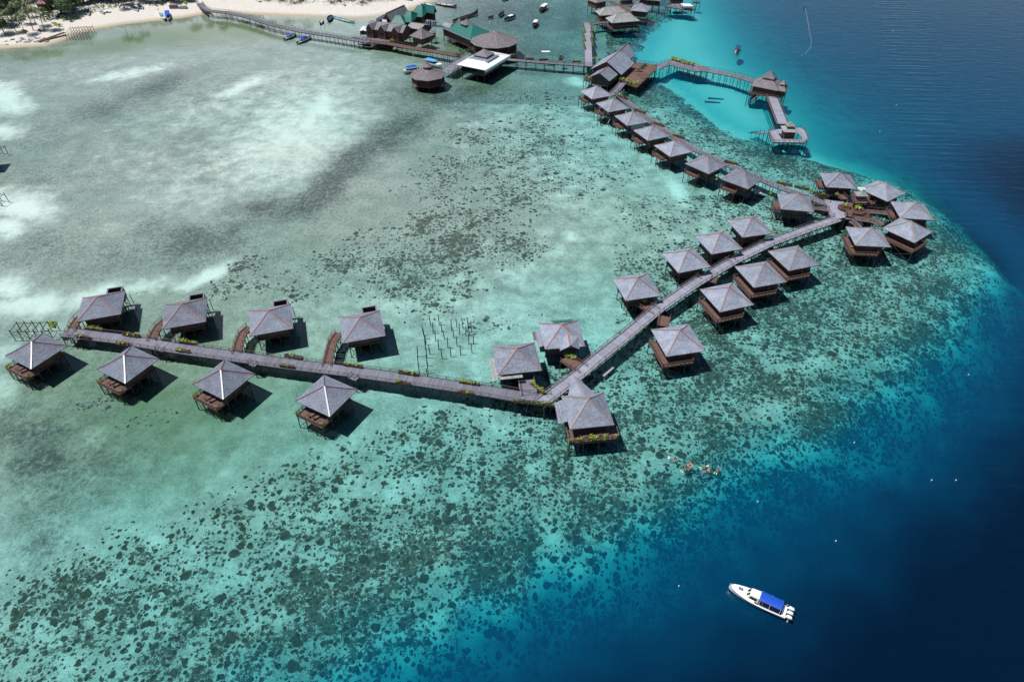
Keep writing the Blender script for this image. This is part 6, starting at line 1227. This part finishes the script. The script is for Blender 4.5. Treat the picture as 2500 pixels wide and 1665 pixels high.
def ug():
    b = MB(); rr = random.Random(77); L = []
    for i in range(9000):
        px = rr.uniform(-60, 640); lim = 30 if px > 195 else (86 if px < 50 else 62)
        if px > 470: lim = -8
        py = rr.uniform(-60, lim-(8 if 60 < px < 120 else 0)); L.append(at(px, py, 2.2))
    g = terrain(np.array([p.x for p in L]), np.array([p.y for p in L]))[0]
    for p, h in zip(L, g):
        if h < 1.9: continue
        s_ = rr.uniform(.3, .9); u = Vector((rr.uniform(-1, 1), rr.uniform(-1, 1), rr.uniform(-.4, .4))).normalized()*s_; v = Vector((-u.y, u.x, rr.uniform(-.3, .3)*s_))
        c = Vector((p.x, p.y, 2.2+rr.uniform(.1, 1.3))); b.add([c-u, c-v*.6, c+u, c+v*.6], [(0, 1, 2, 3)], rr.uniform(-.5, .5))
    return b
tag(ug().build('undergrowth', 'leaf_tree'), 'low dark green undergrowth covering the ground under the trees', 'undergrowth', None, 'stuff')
# dark driftwood, small shacks and debris along the village beach
for i, (px, py) in enumerate([(655, 2), (690, 4), (722, 9), (735, 4), (770, -2), (812, 8), (828, 4), (860, 2), (884, 9), (905, 3), (930, -2), (960, -3)]):
    x, y, z = zland(px, py); t = thing('driftwood_pile', '%s dark pile of poles and nets from the left on the far beach' % (EN+['tenth', 'eleventh', 'twelfth'])[i], 'driftwood', (x, y, z), 0, 'piles along the village beach'); rr = random.Random(i)
    b = MB()
    for k in range(46): a = Vector((rr.gauss(0, 2.6), rr.gauss(0, 2.0), rr.uniform(0, 1.2))); dd_ = Vector((rr.uniform(-1, 1), rr.uniform(-1, 1), rr.uniform(-.1, .8))).normalized()*rr.uniform(.8, 3.2); b.bar(a, a+dd_, rr.uniform(.06, .16))
    b.build('pole_heap', 'rail', t); leafball(90, 2.4, 1.8, 1.0, .25, 200+i, 6, .2).build('net', 'net', t)
for i, (a_, b_, l) in enumerate([((637, 8), (622, -2), 'slim blue boat hauled up at the left of the debris piles'), ((764, 9), (768, -3), 'small pale blue boat between debris piles'), ((843, 17), (830, 2), 'dark outrigger boat hauled up pointing to the sea'), ((886, 17), (868, 8), 'pale weathered boat beside the ladder on the sand'), ((948, 6), (928, 0), 'white covered boat near a red awning on the beach')]):
    boat(a_, b_, l, 2.0, ['navy', 'blue_light', 'boat_dark', 'pale_wall', 'white_paint'][i], 'cloth_white' if i != 2 else 'boat_dark', z=.9, engines=0, group='boats hauled up on the village beach')
for i, (px, py) in enumerate([(927, -2), (955, 0)]):
    x, y, z = zland(px, py); t = thing('awning', '%s red-orange sheet awning on the far beach' % ['left', 'right'][i], 'awning', (x, y, z), .2, 'red awnings'); b = MB(); b.box(-2.2, 2.2, -1, 1, 1.5, 1.56, 0); b.build('canvas', 'orange', t)
    for sx in (-2, 2): strut('pole', (sx, 0, 0), (sx, 0, 1.5), .05, 'rail', t)
building('beach_house', 'house with a faded red and pale blue roof half hidden among trees', 'house', ((90, 8), (104, 14), (122, 6)), 6.0, 2.0, roof='boat_maroon', ridge='white_roof', over=.6, floor=2.0)
for i, (px, py, l) in enumerate([(425, 21, 'open brown plank crate behind the beached boats'), (447, 22, 'closed grey concrete box next to the plank crate')]):
    x, y, z = zland(px, py); t = thing('beach_box', l, 'box', (x, y, z), R(8)); b = MB(); b.box(-2, 2, -1.3, 1.3, 0, 1.5, 0); b.build('body', 'concrete' if i else 'wood_grey', t); b = MB(); b.box(-2.1, 2.1, -1.4, 1.4, 1.5, 1.6, 0); b.build('lid', 'concrete' if i else 'wood_brown', t)
rr = random.Random(8); k = 0
rock = lambda s: (lambda b: (b.add([(x+rr.uniform(-.25, .25), y+rr.uniform(-.25, .25), z+rr.uniform(-.2, .2)) for x, y, z in [(-.7, -.6, 0), (.7, -.6, 0), (.7, .6, 0), (-.7, .6, 0), (-.5, -.4, .6), (.5, -.4, .6), (.5, .4, .6), (-.5, .4, .6)]], [(0, 1, 5, 4), (1, 2, 6, 5), (2, 3, 7, 6), (3, 0, 4, 7), (4, 5, 6, 7)], 0), b.mesh('rock', M['rock']))[1])(MB())
rocks = [rock(i) for i in range(5)]
for i in range(90):
    f = rr.random(); px = 4+f*122; py = 101-3*f+rr.uniform(-5, 7)+(4 if f < .2 else 0); x, y, z = zland(px, py)
    o = put('rock', rocks[i % 5]); o.location = (x, y, z-.1); o.rotation_euler = (0, 0, rr.uniform(0, 6.28)); s = rr.uniform(.5, 1.5); o.scale = (s, s, s*.8)
    tag(o, 'grey boulder in the rubble bank between the palms and the sand at far left', 'rock', 'boulders of the rubble bank')
x, y, z = zland(128, 96); t = thing('fallen_deck', 'fallen brown wooden walkway piece sloping from the rubble bank onto the sand', 'wreckage', (x, y, z), R(58)); b = planks(-7, 7, -1.2, 1.2, 1.0, .5, 'x'); b.v = [(v[0], v[1], v[2]+v[0]*.06) for v in b.v]; b.build('deck', 'wood_brown', t)
for sx in (-6, -2, 2, 6): strut('post', (sx, 0, -.5), (sx, 0, 1.0+sx*.06), .12, 'stilt', t)
x, y, z = zland(140, 74); t = thing('stone_slab', 'flat pale stone slab above the fallen walkway', 'slab', (x, y, z), R(30)); b = MB(); b.box(-3, 3, -2, 2, 0, .4, 0); b.build('block', 'concrete', t)
x, y, z = zland(262, 31); t = thing('trailer', 'small pale flat trailer beside the beached boats', 'trailer', (x, y, z), R(20)); b = MB(); b.box(-1.6, 1.6, -1.1, 1.1, .8, .95, 0); b.build('bed', 'white_paint', t)
for sy in (-1, 1): b = MB(); b.tube([(0, sy*.95-.1, .4), (0, sy*.95+.1, .4)], [.4, .4], 12); b.build('wheel', 'boat_dark', t)
for i, (px, py) in enumerate([(785, 76), (793, 73)]):
    q = at(px, py, 3.0); t = thing('flag_pole', '%s black triangular flag on the long thin jetty' % ['left', 'right'][i], 'flag', (q.x, q.y, 3.0), 0, 'black flags'); strut('pole', (0, 0, 0), (-.3 if not i else .3, 0, 4.6), .07, 'stilt', t); b = MB(); s = 1 if not i else -1; b.add([(-.3*s, 0, 4.6), (-.15*s, .03, 2.4), (1.3*s, 0, 2.6)], [(0, 1, 2), (2, 1, 0)], 0); b.build('cloth', 'net', t)
